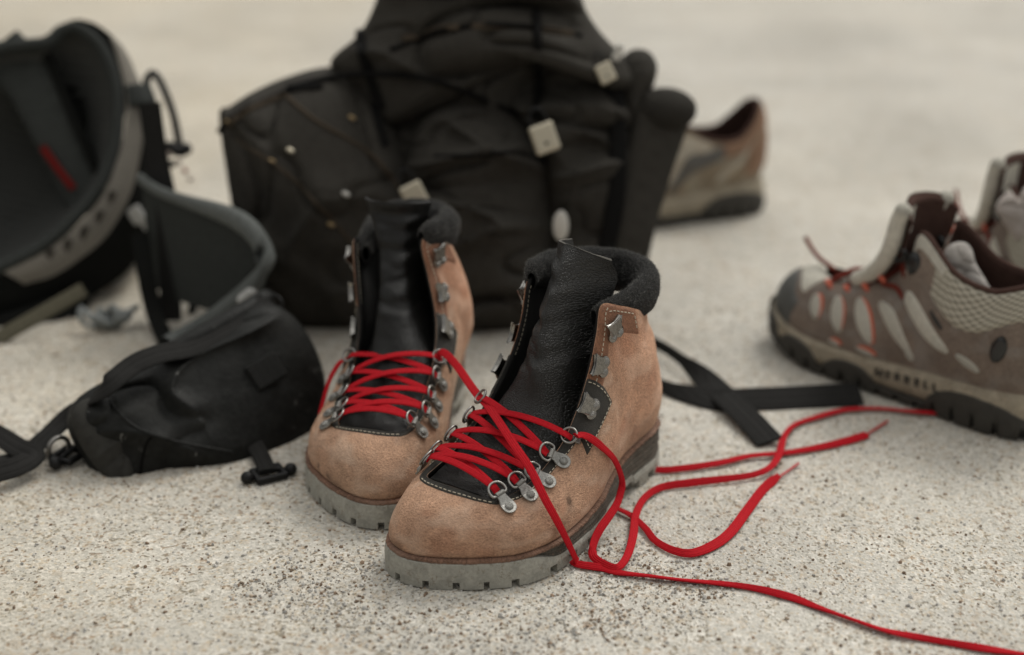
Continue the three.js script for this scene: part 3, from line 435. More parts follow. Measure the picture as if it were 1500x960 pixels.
    HOOK[sd].forEach((q, i) => { const [u, t] = sd === 'lat' ? S.near(q, 3.2, 9) : S.near(q, 24, 30); let f = frame(S, u, t, i === 0 ? 0.0020 : 0.0012); f = rotZ(f, (sd === 'lat' ? -1 : 1) * sx * [0.05, 0.0, -0.1][i]); const e = place(part('lace_hook', hookPlate, M.gun, g), f); const r = part('rivet', rivetGeo, M.gun, e); r.position.set(0.0041, -.0034, .0022); r.rotation.x = -0.28; r.scale.set(.92, .92, 0.30); const r2 = part('rivet', rivetGeo, M.gun, e); r2.position.set(-0.0042, -.0036, .0022); r2.scale.set(0.75, 0.75, 0.28); r2.rotation.x = -0.28; });
  }
  return { g, S, ring, sx };
}
// laces threaded between the rings: left / right as the wearer-facing viewer sees them
function lacing(b, leftSide, rightSide) {
  const Lr = b.ring[leftSide], Rr = b.ring[rightSide], W = 0.0060, T = 0.0017, mk = (A, B, lift, s0, s1) => {
    const d = B.c.clone().sub(A.c), n = A.n.clone().add(B.n).normalize(); const upv = V(0, 0.92, 0.38);
    const a = A.c.clone().addScaledVector(upv, -0.0030).addScaledVector(A.y, -0.0016 + s0), e = B.c.clone().addScaledVector(upv, -0.0030).addScaledVector(B.y, -0.0016 + s1);
    const a2 = A.c.clone().addScaledVector(upv, 0.0014).addScaledVector(d, 0.05), e2 = B.c.clone().addScaledVector(upv, 0.0014).addScaledVector(d, -0.05);
    const at = (t, l) => A.c.clone().lerp(B.c, t).addScaledVector(upv, l);
    return ribbon([a, a2, at(0.25, lift * 0.75), at(0.5, lift), at(0.75, lift * 0.75), e2, e], upv, W, T, 70, 4);
  };
  for (let i = 0; i < 4; i++) { part('lace', mk(Rr[i], Lr[i + 1], 0.0080, 0, 0), M.lace, b.g); }
  part('lace', mk(Lr[0], Rr[0], 0.0085, 0, 0), M.lace, b.g);
  for (let i = 0; i < 4; i++) { part('lace', mk(Lr[i], Rr[i + 1], 0.0108, 0, 0), M.lace, b.g); }
}
const front = makeBoot(1, 'front', 'tan suede hiking boot nearest the camera, red lace trailing across its toe', [.1078, 0, .0256], -38 * Math.PI / 180);
const rear = makeBoot(-1, 'rear', 'tan suede hiking boot standing upright behind its mate, beside the black pouch', [-.073, 0, -.128], -14 * Math.PI / 180);
lacing(front, 'med', 'lat'); lacing(rear, 'lat', 'med');

// ---------------------------------------------------------------- loose ends of the laces
const D = (list) => list.map((q) => V(...q));
function worldPart(name, geo, mat, parent, label) { parent.updateMatrixWorld(true); geo.applyMatrix4(parent.matrixWorld.clone().invert()); return part(name, geo, mat, parent, label); }
const upRight = V(-0.25, 0.75, 0.6).normalize();
{ // rear boot: across to the front boot, over its lacing and down past the sole, then along the rock
  const over = ribbon(D([[-.064, .1015, .033], [-.0621, .1085, .036], [-.0559, .1085, .042], [-.0454, .104, .06], [-.0342, .101, .09], [-.0263, .101, .113], [-.0205, .102, .128], [-.0095, .1025, .164], [.0022, .0935, .186], [.0135, .082, .200], [.0250, .063, .2135], [.0355, .044, .2185], [.0445, .0215, .2135], [.0500, .0055, .2075], [.0515, .0030, .2065]]), (t) => V(-0.35 + 0.8 * t, 0.8, 0.55), 0.0070, 0.0019, 200, 4);
  worldPart('lace', over, M.lace, rear.g);
  const g = D([[0.047, 0.002, 0.204], [0.052, 0.002, 0.209], [0.069, 0.002, 0.214], [0.082, 0.002, 0.221], [0.105, 0.002, 0.226], [0.131, 0.002, 0.232], [0.161, 0.002, 0.237], [0.186, 0.002, 0.244], [0.21, 0.002, 0.256], [0.228, 0.002, 0.27], [0.25, 0.002, 0.286], [0.271, 0.002, 0.3], [0.298, 0.002, 0.31], [0.329, 0.002, 0.32], [0.364, 0.002, 0.33], [0.394, 0.002, 0.34]]);
  worldPart('lace', ribbon(g, (t) => V(0.15 * Math.sin(t * 22), 1, 0.5 * Math.sin(t * 17 + 1)), (t) => 0.0062 + 0.0008 * Math.sin(t * 31), 0.0024, 220, 4), M.lace, rear.g);
  const side = ribbon(D([[-.1500, .0835, -.008], [-.1551, .0815, -.004], [-.1610, .0735, 0], [-.1655, .0640, .004], [-.1695, .0510, .012], [-.1720, .0410, .019], [-.1735, .0260, .022], [-.1750, .0060, .016], [-.1730, .0030, -.02]]), V(-0.8, 0.3, 0.5), 0.0064, 0.0019, 90, 4);
  worldPart('lace', side, M.lace, rear.g);
  worldPart('lace', ribbon(D([[0.106, 0.003, 0.053], [0.118, 0.003, 0.051], [0.136, 0.003, 0.053], [0.163, 0.003, 0.047], [0.189, 0.003, 0.038], [0.215, 0.003, 0.026], [0.247, 0.003, 0.02], [0.28, 0.003, 0.009], [0.308, 0.003, -0.004], [0.33, 0.003, -0.017]]), (t) => V(0, 1, 0.35 + 0.3 * Math.sin(t * 9)), (t) => 0.0066 + 0.0016 * sst(0.7, 0.95, t), 0.0024, 140, 4), M.lace, rear.g);
  worldPart('aglet', tube(D([[0.327, 0.002, -0.016], [0.343, 0.002, -0.033], [0.357, 0.002, -0.048]]), 0.0013, 20, 8), M.aglet, rear.g);
}
{ // front boot: from the top ring in a loop to the rock and away under the trail shoe; the other end lies with its tip bare
  const p = D([[.0500, .0945, .170], [.0550, .0925, .165], [.0615, .0885, .1615], [.0715, .0785, .157], [.0830, .0610, .147], [.0900, .0385, .139], [.0885, .0285, .1440], [.0845, .0228, .1530], [.0780, .0190, .1645], [.0705, .0150, .1770], [.0650, .0090, .1880]]).concat(D([[0.064, 0.004, 0.2], [0.072, 0.004, 0.212], [0.082, 0.004, 0.217], [0.091, 0.004, 0.199], [0.098, 0.004, 0.168], [0.103, 0.004, 0.134], [0.113, 0.004, 0.105], [0.129, 0.004, 0.087], [0.154, 0.004, 0.079], [0.184, 0.004, 0.072], [0.209, 0.004, 0.065]]), D([[0.226, 0.006, 0.056], [0.239, 0.006, 0.032], [0.251, 0.006, -0.007]]), D([[0.267, 0.003, -0.038], [0.293, 0.003, -0.056], [0.322, 0.003, -0.071], [0.356, 0.003, -0.074], [0.387, 0.003, -0.067], [0.418, 0.003, -0.062]]));
  worldPart('lace', ribbon(p, (t) => t < 0.22 ? V(mix(-0.3, 0.75, t / 0.22), 0.75, 0.5) : V(-0.25 * Math.sin(t * 12), 0.75, 0.75 * sst(0.75, 0.5, t)), (t) => 0.0066 + 0.0006 * Math.sin(t * 40), 0.0022, 340, 4), M.lace, front.g);
  worldPart('lace', ribbon(D([[0.075, 0.003, 0.103], [0.082, 0.003, 0.113], [0.089, 0.003, 0.123], [0.099, 0.003, 0.134], [0.109, 0.003, 0.155], [0.115, 0.003, 0.174], [0.127, 0.003, 0.189], [0.142, 0.003, 0.194], [0.161, 0.003, 0.182], [0.178, 0.003, 0.161], [0.197, 0.003, 0.125], [0.216, 0.003, 0.089], [0.234, 0.003, 0.064]]), (t) => V(-0.35 * Math.sin(t * 5), 0.75, mix(-0.2, 0.7, sst(0.2, 0.5, t))), (t) => mix(0.0058, 0.0084, sst(0.25, 0.55, t)) * (1 - 0.35 * sst(0.95, 1, t)), 0.0021, 200, 5), M.lace, front.g);
  worldPart('aglet', tube(D([[0.232, 0.002, 0.067], [0.244, 0.002, 0.053], [0.256, 0.002, 0.039]]), 0.0012, 20, 8), M.aglet, front.g);
}

// ---------------------------------------------------------------- fabric bodies
const cloth = (c, o = {}) => phy({ specularIntensity: 0.15, map: weaveT.map, color: rgb(...c), bumpMap: weaveT.bump, bumpScale: 0.0004, roughness: 0.82, ...o });
const web = (c) => phy({ specularIntensity: 0.2, map: webT.map, color: rgb(...c), bumpMap: webT.bump, bumpScale: 0.0005, roughness: 0.8 });
const bagT = (() => { const a = tileNoise(8, 101), b = tileNoise(60, 102), s1 = tileNoise(30, 103), s2 = tileNoise(200, 104), f = tileNoise(256, 105); return makeTex(512, 0.22, (u, v) => { const d = sst(0.78, 0.95, s1(u * 1, v * 1)) * sst(0.45, 0.8, s2(u, v * 0.5)) * sst(0.5, 0.8, a(u, v)), m = 0.85 + 0.5 * (b(u, v) - 0.5) + 0.35 * (f(u, v) - 0.5), k = 0.12 * d + 0.010 * sst(0.4, 0.9, a(v, u)); return [0.0125 * m + k, 0.0130 * m + k, 0.0120 * m + 0.95 * k, 0.5 * b(u, v) + 0.5 * f(u, v)]; }); })();
const C = {
  pack: cloth([.047, .0435, .0375]),
  bag: phy({ map: bagT.map, bumpMap: bagT.bump, bumpScale: 0.0004, roughness: 0.58, specularIntensity: 0.3 }), bagDust: cloth([.045, .044, .040], { roughness: 0.75 }), seam: web([.0060, .0058, .0055]), strap: web([.019, .0185, .0175]), brownSeam: web([.070, .055, .040]),
  plastic: phy({ color: rgb(.008, .008, .008), roughness: 0.5, specularIntensity: 0.5 }), grey: cloth([.050, .054, .051]), greyRim: cloth([.150, .160, .153]), stripe: cloth([.27, .25, .215], { roughness: 0.6 }), mesh: phy({ specularIntensity: 0.2, map: combT.map, color: rgb(.075, .077, .073), bumpMap: combT.bump, bumpScale: 0.0015, roughness: 0.9 }), dark: cloth([.012, .0125, .0115]),
  clear: phy({ color: rgb(.42, .42, .40), roughness: 0.25 }), red: web([.16, .012, .010]), khaki: web([.125, .115, .082]), metal: M.steel, white: std({ color: rgb(.55, .54, .50), roughness: 0.5 }), brass: std({ map: metalT.map, color: rgb(.70, .64, .50), metalness: 0.8, roughness: 0.38 }), brassDull: std({ color: rgb(.30, .22, .12), metalness: 0.8, roughness: 0.4 }),
};
function planeFrame(o, a, b, n) { const O = V(...o), A = V(...a), B = V(...b), N = V(...n); return { O, A, B, N, at: (x, y, d = 0) => O.clone().addScaledVector(A, x).addScaledVector(B, y).addScaledVector(N, d), to: (p) => { const r = V(...p).sub(O); return [r.dot(A), r.dot(B)]; } }; }
// a stuffed panel: closed outline in a plane, bulging before and behind, with folds
function pillow(F, outline, { off = 0, front = 0.05, back = 0.05, pw = 2.6, fold = 0.006, fs = 14, dir = [1, 1], seed = 1, tens = 0.5, nT = 180, nR = 34, skew = 0.5 } = {}) {
  const c = new THREE.CatmullRomCurve3(outline.map((q) => V(q[0], q[1], 0)), true, 'catmullrom', tens), O = []; for (let i = 0; i < nT; i++) O.push(c.getPoint(i / nT));
  let cx = 0, cy = 0; O.forEach((q) => { cx += q.x / nT; cy += q.y / nT; });
  const dome = (r) => Math.pow(Math.max(0, 1 - Math.pow(r, pw)), 0.5);
  const crease = (x, y, s, p) => Math.pow(1 - Math.abs(noise3(x, y, s)), p);
  const folds = (x, y, r) => { const wx = 0.05 * noise3(x * 6, y * 6, seed + 2), wy = 0.05 * noise3(x * 6 + 5, y * 6, seed + 4), X = (x + wx) * fs * dir[0] + seed, Y = (y + wy) * fs * dir[1]; return fold * (1 - Math.pow(r, 6)) * (fbm3(X, Y, seed * 3.3, 2) * 1.1 - 1.0 * crease(X * 0.75 + 9, Y * 0.75, seed, 6) + 0.75 * crease(X * 1.0 + Y * 0.6 + 3, Y * 1.1 - X * 0.4, seed + 7, 7) - 0.45 * crease(X * 2.1, Y * 2.1 + 4, seed + 3, 6)); };
  const depth = (x, y, r) => off + front * dome(r) + folds(x, y, r);
  const side = (s) => gridGeo(nT, nR, (a, b) => { const q = O[Math.round(a * nT) % nT], r = Math.pow(b, 0.8), x = mix(cx, q.x, r), y = mix(cy, q.y, r); return [F.at(x, y, s > 0 ? depth(x, y, r) : off - back * dome(r)), x, y]; }, true);
  const rOf = (x, y) => { const th = Math.atan2(y - cy, x - cx), d = Math.hypot(x - cx, y - cy); let best = 9, R = 1; for (const q of O) { let e = Math.abs(Math.atan2(q.y - cy, q.x - cx) - th); if (e > Math.PI) e = 2 * Math.PI - e; if (e < best) { best = e; R = Math.hypot(q.x - cx, q.y - cy); } } return Math.min(1, d / R); };
  return { geo: merge([side(1), side(-1)]), on: (x, y, lift = 0) => F.at(x, y, depth(x, y, rOf(x, y)) + lift), F };
}
const seamOn = (P, list, r, lift = 0.0, seg = 60) => { const c = new THREE.CatmullRomCurve3(list.map((q) => V(q[0], q[1], 0)), false, 'catmullrom', 0.5), o = []; for (let i = 0; i <= 16; i++) { const q = c.getPointAt(i / 16); o.push(P.on(q.x, q.y, lift)); } return tube(o, r, seg, 6); };
const bandOn = (P, list, w, t, lift = 0.001) => { const c = new THREE.CatmullRomCurve3(list.map((q) => V(q[0], q[1], 0)), false, 'catmullrom', 0.5), o = []; for (let i = 0; i <= 16; i++) { const q = c.getPointAt(i / 16); o.push(P.on(q.x, q.y, lift)); } return ribbon(o, P.F.N, w, t, 60); };

// ---------------------------------------------------------------- large black pack behind the boots
{
  const t = thing('backpack', 'large black fabric backpack slumped behind the tan boots', 'backpack', [0, 0, -0.27]), F = planeFrame([0.0000, 0.0000, -0.2700], [1.0000, 0.0000, -0.0000], [0.0000, 0.9613, -0.2756], [0.0000, 0.2756, 0.9613]);
  const add = (n, geo, m, l) => worldPart(n, geo, m, t, l);
  const body = pillow(F, [[-0.322, 0.233], [-0.297, 0.259], [-0.257, 0.282], [-0.205, 0.295], [-0.168, 0.298], [-0.161, 0.338], [-0.142, 0.388], [-0.094, 0.424], [0.007, 0.427], [0.065, 0.402], [0.088, 0.345], [0.128, 0.302], [0.158, 0.266], [0.151, 0.193], [0.145, 0.119], [0.13, 0.067], [0.097, 0.023], [0.037, -0.001], [-0.037, -0.007], [-0.127, -0.006], [-0.209, 0], [-0.261, 0.015], [-0.298, 0.053], [-0.31, 0.127], [-0.319, 0.186]], { off: -0.07, front: 0.05, back: 0.16, fold: 0.018, seed: 2 });
  add('body', body.geo, C.pack);
  const left = pillow(F, [[-0.325, 0.242], [-0.312, 0.251], [-0.286, 0.267], [-0.249, 0.283], [-0.209, 0.293], [-0.179, 0.288], [-0.154, 0.266], [-0.129, 0.23], [-0.111, 0.186], [-0.095, 0.134], [-0.1, 0.067], [-0.134, 0.009], [-0.209, -0.003], [-0.269, 0.011], [-0.298, 0.053], [-0.31, 0.119], [-0.319, 0.186]], { off: -0.055, front: 0.105, back: 0.05, fold: 0.020, fs: 11, seed: 5, pw: 2.2 });
  add('side_pocket', left.geo, C.pack);
  const lid = pillow(F, [[-0.199, 0.295], [-0.167, 0.327], [-0.149, 0.36], [-0.138, 0.388], [-0.094, 0.417], [0.007, 0.42], [0.058, 0.402], [0.079, 0.356], [0.095, 0.331], [0.121, 0.302], [0.131, 0.275], [0.11, 0.266], [0.073, 0.291], [0.029, 0.293], [-0.015, 0.28], [-0.051, 0.259], [-0.096, 0.24], [-0.132, 0.226], [-0.151, 0.23], [-0.169, 0.259]], { off: -0.03, front: 0.055, back: 0.10, fold: 0.024, fs: 11, dir: [0.5, 1.7], seed: 8 });
  add('lid', lid.geo, C.pack);
  const mid = pillow(F, [[-0.118, 0.208], [-0.103, 0.235], [-0.073, 0.257], [-0.037, 0.262], [0.007, 0.244], [0.037, 0.215], [0.05, 0.164], [0.048, 0.075], [0.037, 0.011], [-0.022, -0.007], [-0.097, -0.004], [-0.123, 0.038], [-0.13, 0.119], [-0.127, 0.171]], { off: -0.055, front: 0.100, back: 0.04, fold: 0.026, fs: 11, dir: [0.5, 1.7], seed: 12 });
  add('front_pocket', mid.geo, C.pack);
  const right = pillow(F, [[-0.011, 0.266], [0.029, 0.289], [0.073, 0.289], [0.114, 0.269], [0.134, 0.237], [0.136, 0.186], [0.13, 0.127], [0.115, 0.06], [0.075, 0.015], [0.041, 0.008], [0.036, 0.067], [0.037, 0.142], [0.029, 0.2], [0.011, 0.24]], { off: -0.05, front: 0.06, back: 0.06, fold: 0.020, fs: 12, dir: [0.7, 1.4], seed: 15 });
  add('side_panel', right.geo, C.pack);
  const lobe = pillow(F, [[0.116, 0.28], [0.121, 0.302], [0.135, 0.313], [0.152, 0.311], [0.162, 0.295], [0.158, 0.273], [0.147, 0.251], [0.136, 0.215], [0.124, 0.222]], { off: -0.06, front: 0.03, back: 0.04, fold: 0.003, seed: 21 });
  add('padded_flap', lobe.geo, C.pack);
  // tall folded shoulder strap at the right: open roll on top, running down to the rock
  const st = D([[0.17, 0.226, -0.382], [0.157, 0.19, -0.366], [0.144, 0.148, -0.349], [0.132, 0.106, -0.331], [0.123, 0.055, -0.317]]);
  add('shoulder_strap', ribbon(st, V(0.35, 0.15, 1), (u) => 0.066 - 0.014 * u, 0.028, 80), C.pack);
  add('shoulder_strap', ribbon(D([[0.111, 0.251, -0.363], [0.115, 0.204, -0.339], [0.113, 0.143, -0.311], [0.1, 0.079, -0.293], [0.09, 0.033, -0.29]]), V(0.2, 0.1, 1), 0.020, 0.006, 70), C.seam);
  const roll = new THREE.SphereGeometry(1, 28, 18); roll.scale(0.036, 0.024, 0.03); { const q = [0.169, 0.224, -0.381]; roll.translate(q[0], q[1], q[2]); } add('strap_roll', roll, C.pack);
  // seams, cords and piping
  add('zip', seamOn(left, [[-0.319, 0.222], [-0.298, 0.235], [-0.264, 0.251], [-0.233, 0.264], [-0.205, 0.267]], 0.0042, 0.001), C.seam);
  add('zip', bandOn(left, [[-0.305, 0.226], [-0.276, 0.244], [-0.242, 0.259]], 0.006, 0.003, 0.003), C.brownSeam);
  add('cord', tube([left.on(...[[-0.238, 0.267]][0], 0.006), left.on(...[[-0.191, 0.278]][0], 0.008), lid.on(...[[-0.139, 0.28]][0], 0.008), lid.on(...[[-0.081, 0.273]][0], 0.006), mid.on(...[[-0.022, 0.251]][0], 0.010), mid.on(...[[0.013, 0.238]][0], 0.010)], 0.0032, 80, 8), C.seam);
  add('compression_strap', bandOn(lid, [[-0.165, 0.331], [-0.16, 0.306], [-0.15, 0.273], [-0.141, 0.244]], 0.012, 0.003, 0.002), C.seam);
  add('compression_strap', bandOn(left, [[-0.151, 0.251], [-0.143, 0.226], [-0.136, 0.204]], 0.012, 0.003, 0.004), C.seam);
  add('compression_strap', tube([lid.on(...[[0.026, 0.345]][0], 0.004), lid.on(...[[0.027, 0.309]][0], 0.006), right.on(...[[0.029, 0.273]][0], 0.008), right.on(...[[0.026, 0.238]][0], 0.008)], 0.0050, 50, 8), C.seam);
  add('seam', seamOn(left, [[-0.242, 0.259], [-0.206, 0.231], [-0.169, 0.209], [-0.14, 0.186], [-0.118, 0.153]], 0.0026), C.brownSeam);
  add('seam', seamOn(left, [[-0.295, 0.211], [-0.251, 0.187], [-0.214, 0.156], [-0.182, 0.119], [-0.163, 0.09]], 0.0020), C.brownSeam);
  add('seam', seamOn(lid, [[-0.128, 0.306], [-0.08, 0.325], [-0.022, 0.331], [0.037, 0.328], [0.073, 0.322]], 0.0030), C.seam);
  add('seam', bandOn(lid, [[-0.117, 0.318], [-0.073, 0.328], [-0.022, 0.33], [0.029, 0.328], [0.066, 0.324]], 0.007, 0.003, 0.001), C.brownSeam);
  add('zip_pull', (() => { const p = [0.113, 0.295, -0.342], g = new RoundedBoxGeometry(0.009, 0.018, 0.004, 3, 0.0015); g.rotateZ(-0.4); g.translate(...p); return g; })(), C.white);
  add('seam', seamOn(mid, [[-0.081, 0.193], [-0.037, 0.194], [0.007, 0.197], [0.041, 0.186]], 0.0024), C.seam);
  for (const [q, m] of [[[[-0.231, 0.199]][0], C.brass], [[[-0.173, 0.154]][0], C.white], [[[-0.303, 0.23]][0], C.brassDull], [[[-0.251, 0.188]][0], C.brassDull], [[[-0.19, 0.122]][0], C.brassDull], [[[-0.17, 0.234]][0], C.brassDull]]) { const p = left.on(q[0], q[1], 0.003), g = new THREE.CapsuleGeometry(0.0024, 0.004, 4, 10); g.rotateZ(1.1); g.translate(p.x, p.y, p.z); g.scale(1, 1, 1); add('zip_pull', g, m); }
  { const p = [0.052, 0.123, -0.276], g = new THREE.SphereGeometry(1, 18, 12); g.scale(0.0085, 0.017, 0.004); g.translate(...p); add('toggle', g, C.white); }
}
function padlock(label, pos, turn, sc = 1) {
  const t = thing('padlock', label, 'padlock', pos, 0, 'small locks on the black backpack'); t.rotation.set(-0.25, 0.1, turn); t.scale.setScalar(sc);
  const b = new RoundedBoxGeometry(.029, .034, .012, 4, .0035); part('lock_body', b, C.brass, t);
  part('shackle', tube([[-.009, .015, 0], [-.009, .026, 0], [-.006, .033, 0], [0, .0355, 0], [.006, .033, 0], [.009, .026, 0], [.009, .015, 0]].map((q) => V(...q)), .0017, 40, 8), C.plastic, t);
  const k = new THREE.CylinderGeometry(.0022, .0022, .0012, 16); k.rotateX(Math.PI / 2); k.translate(0, -.006, .0062); part('keyhole', k, C.plastic, t);
}
padlock('pale padlock hanging at the end of the backpack cord, above the open boot', [0.034, 0.215, -0.29], 0.34, 0.92);
padlock('pale padlock half hidden behind the tongue of the upright rear boot', [-0.102, 0.16, -0.262], 0.46, 0.84);
padlock('pale padlock beside the padded flap at the shoulder of the backpack', [0.099, 0.276, -0.328], 0.45, 0.62);

// ---------------------------------------------------------------- webbing on the rock
{
  const s1 = thing('webbing_strap', 'black webbing strap laid crosswise over another one, its end beside the red lace', 'strap', [0.2, 0, -0.12]);
  worldPart('webbing', ribbon(D([[0.129, 0.012, -0.251], [0.148, 0.012, -0.222], [0.164, 0.012, -0.196], [0.182, 0.012, -0.153]]).concat(D([[0.202, 0.009, -0.106], [0.22, 0.009, -0.049]]), D([[0.237, 0.004, 0]])), (t) => V(mix(-0.9, -0.1, sst(0.3, 0.6, t)), mix(0.45, 1, sst(0.3, 0.6, t)), 0.25), (t) => mix(0.011, 0.027, sst(0.30, 0.58, t)), 0.0026, 120), C.strap, s1);
  const s2 = thing('webbing_strap', 'black webbing strap lying flat with its cut end by the trail shoe sole', 'strap', [0.25, 0, -0.11]);
  worldPart('webbing', ribbon(D([[0.14, 0.006, -0.129], [0.159, 0.006, -0.11], [0.181, 0.006, -0.097], [0.206, 0.006, -0.087], [0.24, 0.006, -0.089], [0.273, 0.006, -0.092], [0.311, 0.006, -0.097], [0.343, 0.006, -0.1]]), (t) => V(0, mix(0.5, 1, sst(0, 0.3, t)), mix(0.9, 0.45, sst(0, 0.3, t))), (t) => mix(0.014, 0.030, sst(0.05, 0.35, t)), 0.0026, 120), C.strap, s2);
}

// ---------------------------------------------------------------- black roll-top pouch
{
  const t = thing('dry_bag', 'black roll-top dry bag lying on the granite beside the upright tan boot', 'dry bag', [-0.27, 0, 0]), F = planeFrame([-0.2700, 0.0000, 0.0150], [0.8988, 0.0000, -0.4384], [-0.2323, 0.8480, -0.4763], [0.3718, 0.5299, 0.7622]), add = (n, g, m, l) => worldPart(n, g, m, t, l);
  const b = pillow(F, [[-0.119, 0.057], [-0.109, 0.073], [-0.084, 0.085], [-0.049, 0.092], [-0.017, 0.101], [0.021, 0.115], [0.05, 0.125], [0.074, 0.133], [0.095, 0.125], [0.112, 0.101], [0.12, 0.071], [0.12, 0.041], [0.109, 0.013], [0.089, -0.008], [0.057, -0.022], [0.014, -0.026], [-0.027, -0.024], [-0.068, -0.022], [-0.094, -0.011], [-0.106, 0.006], [-0.117, 0.036]], { off: -0.02, front: 0.045, back: 0.07, pw: 2.4, fold: 0.017, fs: 11, dir: [0.7, 1.1], seed: 36, nT: 240, nR: 50 });
  add('body', b.geo, C.bag);
  const d = pillow(F, [[-0.117, 0.056], [-0.107, 0.069], [-0.09, 0.07], [-0.088, 0.058], [-0.084, 0.042], [-0.068, 0.028], [-0.063, 0.019], [-0.071, -0.001], [-0.076, -0.016], [-0.09, -0.011], [-0.104, 0.007], [-0.114, 0.032]], { off: -0.002, front: 0.016, back: 0.01, fold: 0.003, fs: 20, seed: 33 }); add('base_panel', d.geo, C.bagDust, 'dusty grey end panel');
  add('seam', seamOn(b, [[-0.072, -0.02], [-0.069, -0.002], [-0.063, 0.016], [-0.058, 0.022]], 0.0014), C.seam);
  add('seam', seamOn(b, [[-0.082, 0.082], [-0.083, 0.066], [-0.079, 0.049], [-0.062, 0.028], [-0.032, 0.012], [0.009, -0.004]], 0.0022, -0.001), C.bag);
  { const q = [[0.056, 0.062]][0], p = b.on(q[0], q[1], 0.003), g = new RoundedBoxGeometry(0.033, 0.027, 0.008, 4, 0.0035), N = F.N.clone(), X = F.A.clone().applyAxisAngle(N, 0.36), Y = N.clone().cross(X); g.applyMatrix4(new THREE.Matrix4().makeBasis(X, Y, N).setPosition(p)); add('lash_patch', g, C.bag); }
  { const q = [[-0.029, -0.022]][0], p = b.on(q[0], q[1], 0.002), g = new RoundedBoxGeometry(0.017, 0.004, 0.0016, 3, 0.0007); g.rotateZ(0.22); g.rotateX(-0.5); g.translate(p.x, p.y, p.z + 0.001); add('label_tab', g, std({ color: rgb(.36, .30, .29), roughness: 0.8 })); }
  // rolled mouth and its long strap
  add('rolled_mouth', tube(D([[-0.238, 0.102, -0.111], [-0.257, 0.099, -0.076], [-0.284, 0.092, -0.045], [-0.311, 0.084, -0.021]]), 0.010, 60, 10), C.bag);
  add('strap', ribbon(D([[-0.232, 0.107, -0.094], [-0.259, 0.097, -0.053], [-0.289, 0.09, -0.022], [-0.315, 0.091, -0.003], [-0.336, 0.087, 0.013], [-0.359, 0.073, 0.034]]).concat(D([[-0.403, 0.03, -0.008]]), D([[-0.425, 0.014, 0.016]]), D([[-0.44, 0.008, 0.041], [-0.472, 0.008, 0.064]])), (u) => V(0.1 - 0.5 * u, 0.9, 0.5), 0.024, 0.0028, 160), C.strap);
  add('strap', ribbon(D([[-0.498, 0.016, -0.015], [-0.464, 0.016, 0.013], [-0.442, 0.016, 0.034], [-0.422, 0.016, 0.051], [-0.432, 0.016, 0.073], [-0.461, 0.016, 0.092]]), V(0.2, 0.8, 0.6), 0.020, 0.0028, 80), C.strap);
  add('wire_loop', tube(D([[-0.245, 0.096, -0.103], [-0.24, 0.105, -0.105], [-0.231, 0.107, -0.111], [-0.222, 0.103, -0.106], [-0.221, 0.093, -0.1]]), 0.0012, 40, 6), C.plastic);
  { const p = [-0.244, 0.092, -0.075], g = new THREE.SphereGeometry(0.0022, 10, 8); g.translate(...p); add('snap', g, M.steel); }
  const buckle = (pos, ry, n) => { const list = [], bx = (w, h, l, x, y, z) => { const g = new RoundedBoxGeometry(w, h, l, 3, Math.min(w, h, l) * 0.3); g.translate(x, y, z); list.push(g); }; bx(.026, .006, .005, 0, .004, -.010); bx(.026, .006, .005, 0, .004, .010); bx(.005, .006, .024, -.012, .004, 0); bx(.005, .006, .024, .012, .004, 0); bx(.020, .004, .005, 0, .0065, 0); const s1 = new THREE.SphereGeometry(.0058, 12, 10); s1.translate(.019, .0055, .004); const s2 = s1.clone(); s2.translate(-.039, 0, -.003); list.push(s1, s2); const g = merge(list); g.rotateY(ry); g.translate(...pos); add(n, g, C.plastic); };
  buckle([-.214, -.001, .060], 0.5, 'buckle'); buckle([-.398, 0.002, .030], 1.2, 'buckle');
  add('strap', ribbon(D([[-0.234, 0.011, 0.016], [-0.226, 0.005, 0.029]]).concat(D([[-0.214, 0.008, 0.064]])), V(0.2, 0.8, 0.6), 0.016, 0.0026, 30), C.strap);
  const hk = new THREE.TorusGeometry(.010, .0022, 8, 24); hk.rotateY(0.8); hk.translate(-.407, .012, .028); add('ring', hk, M.wire);
}

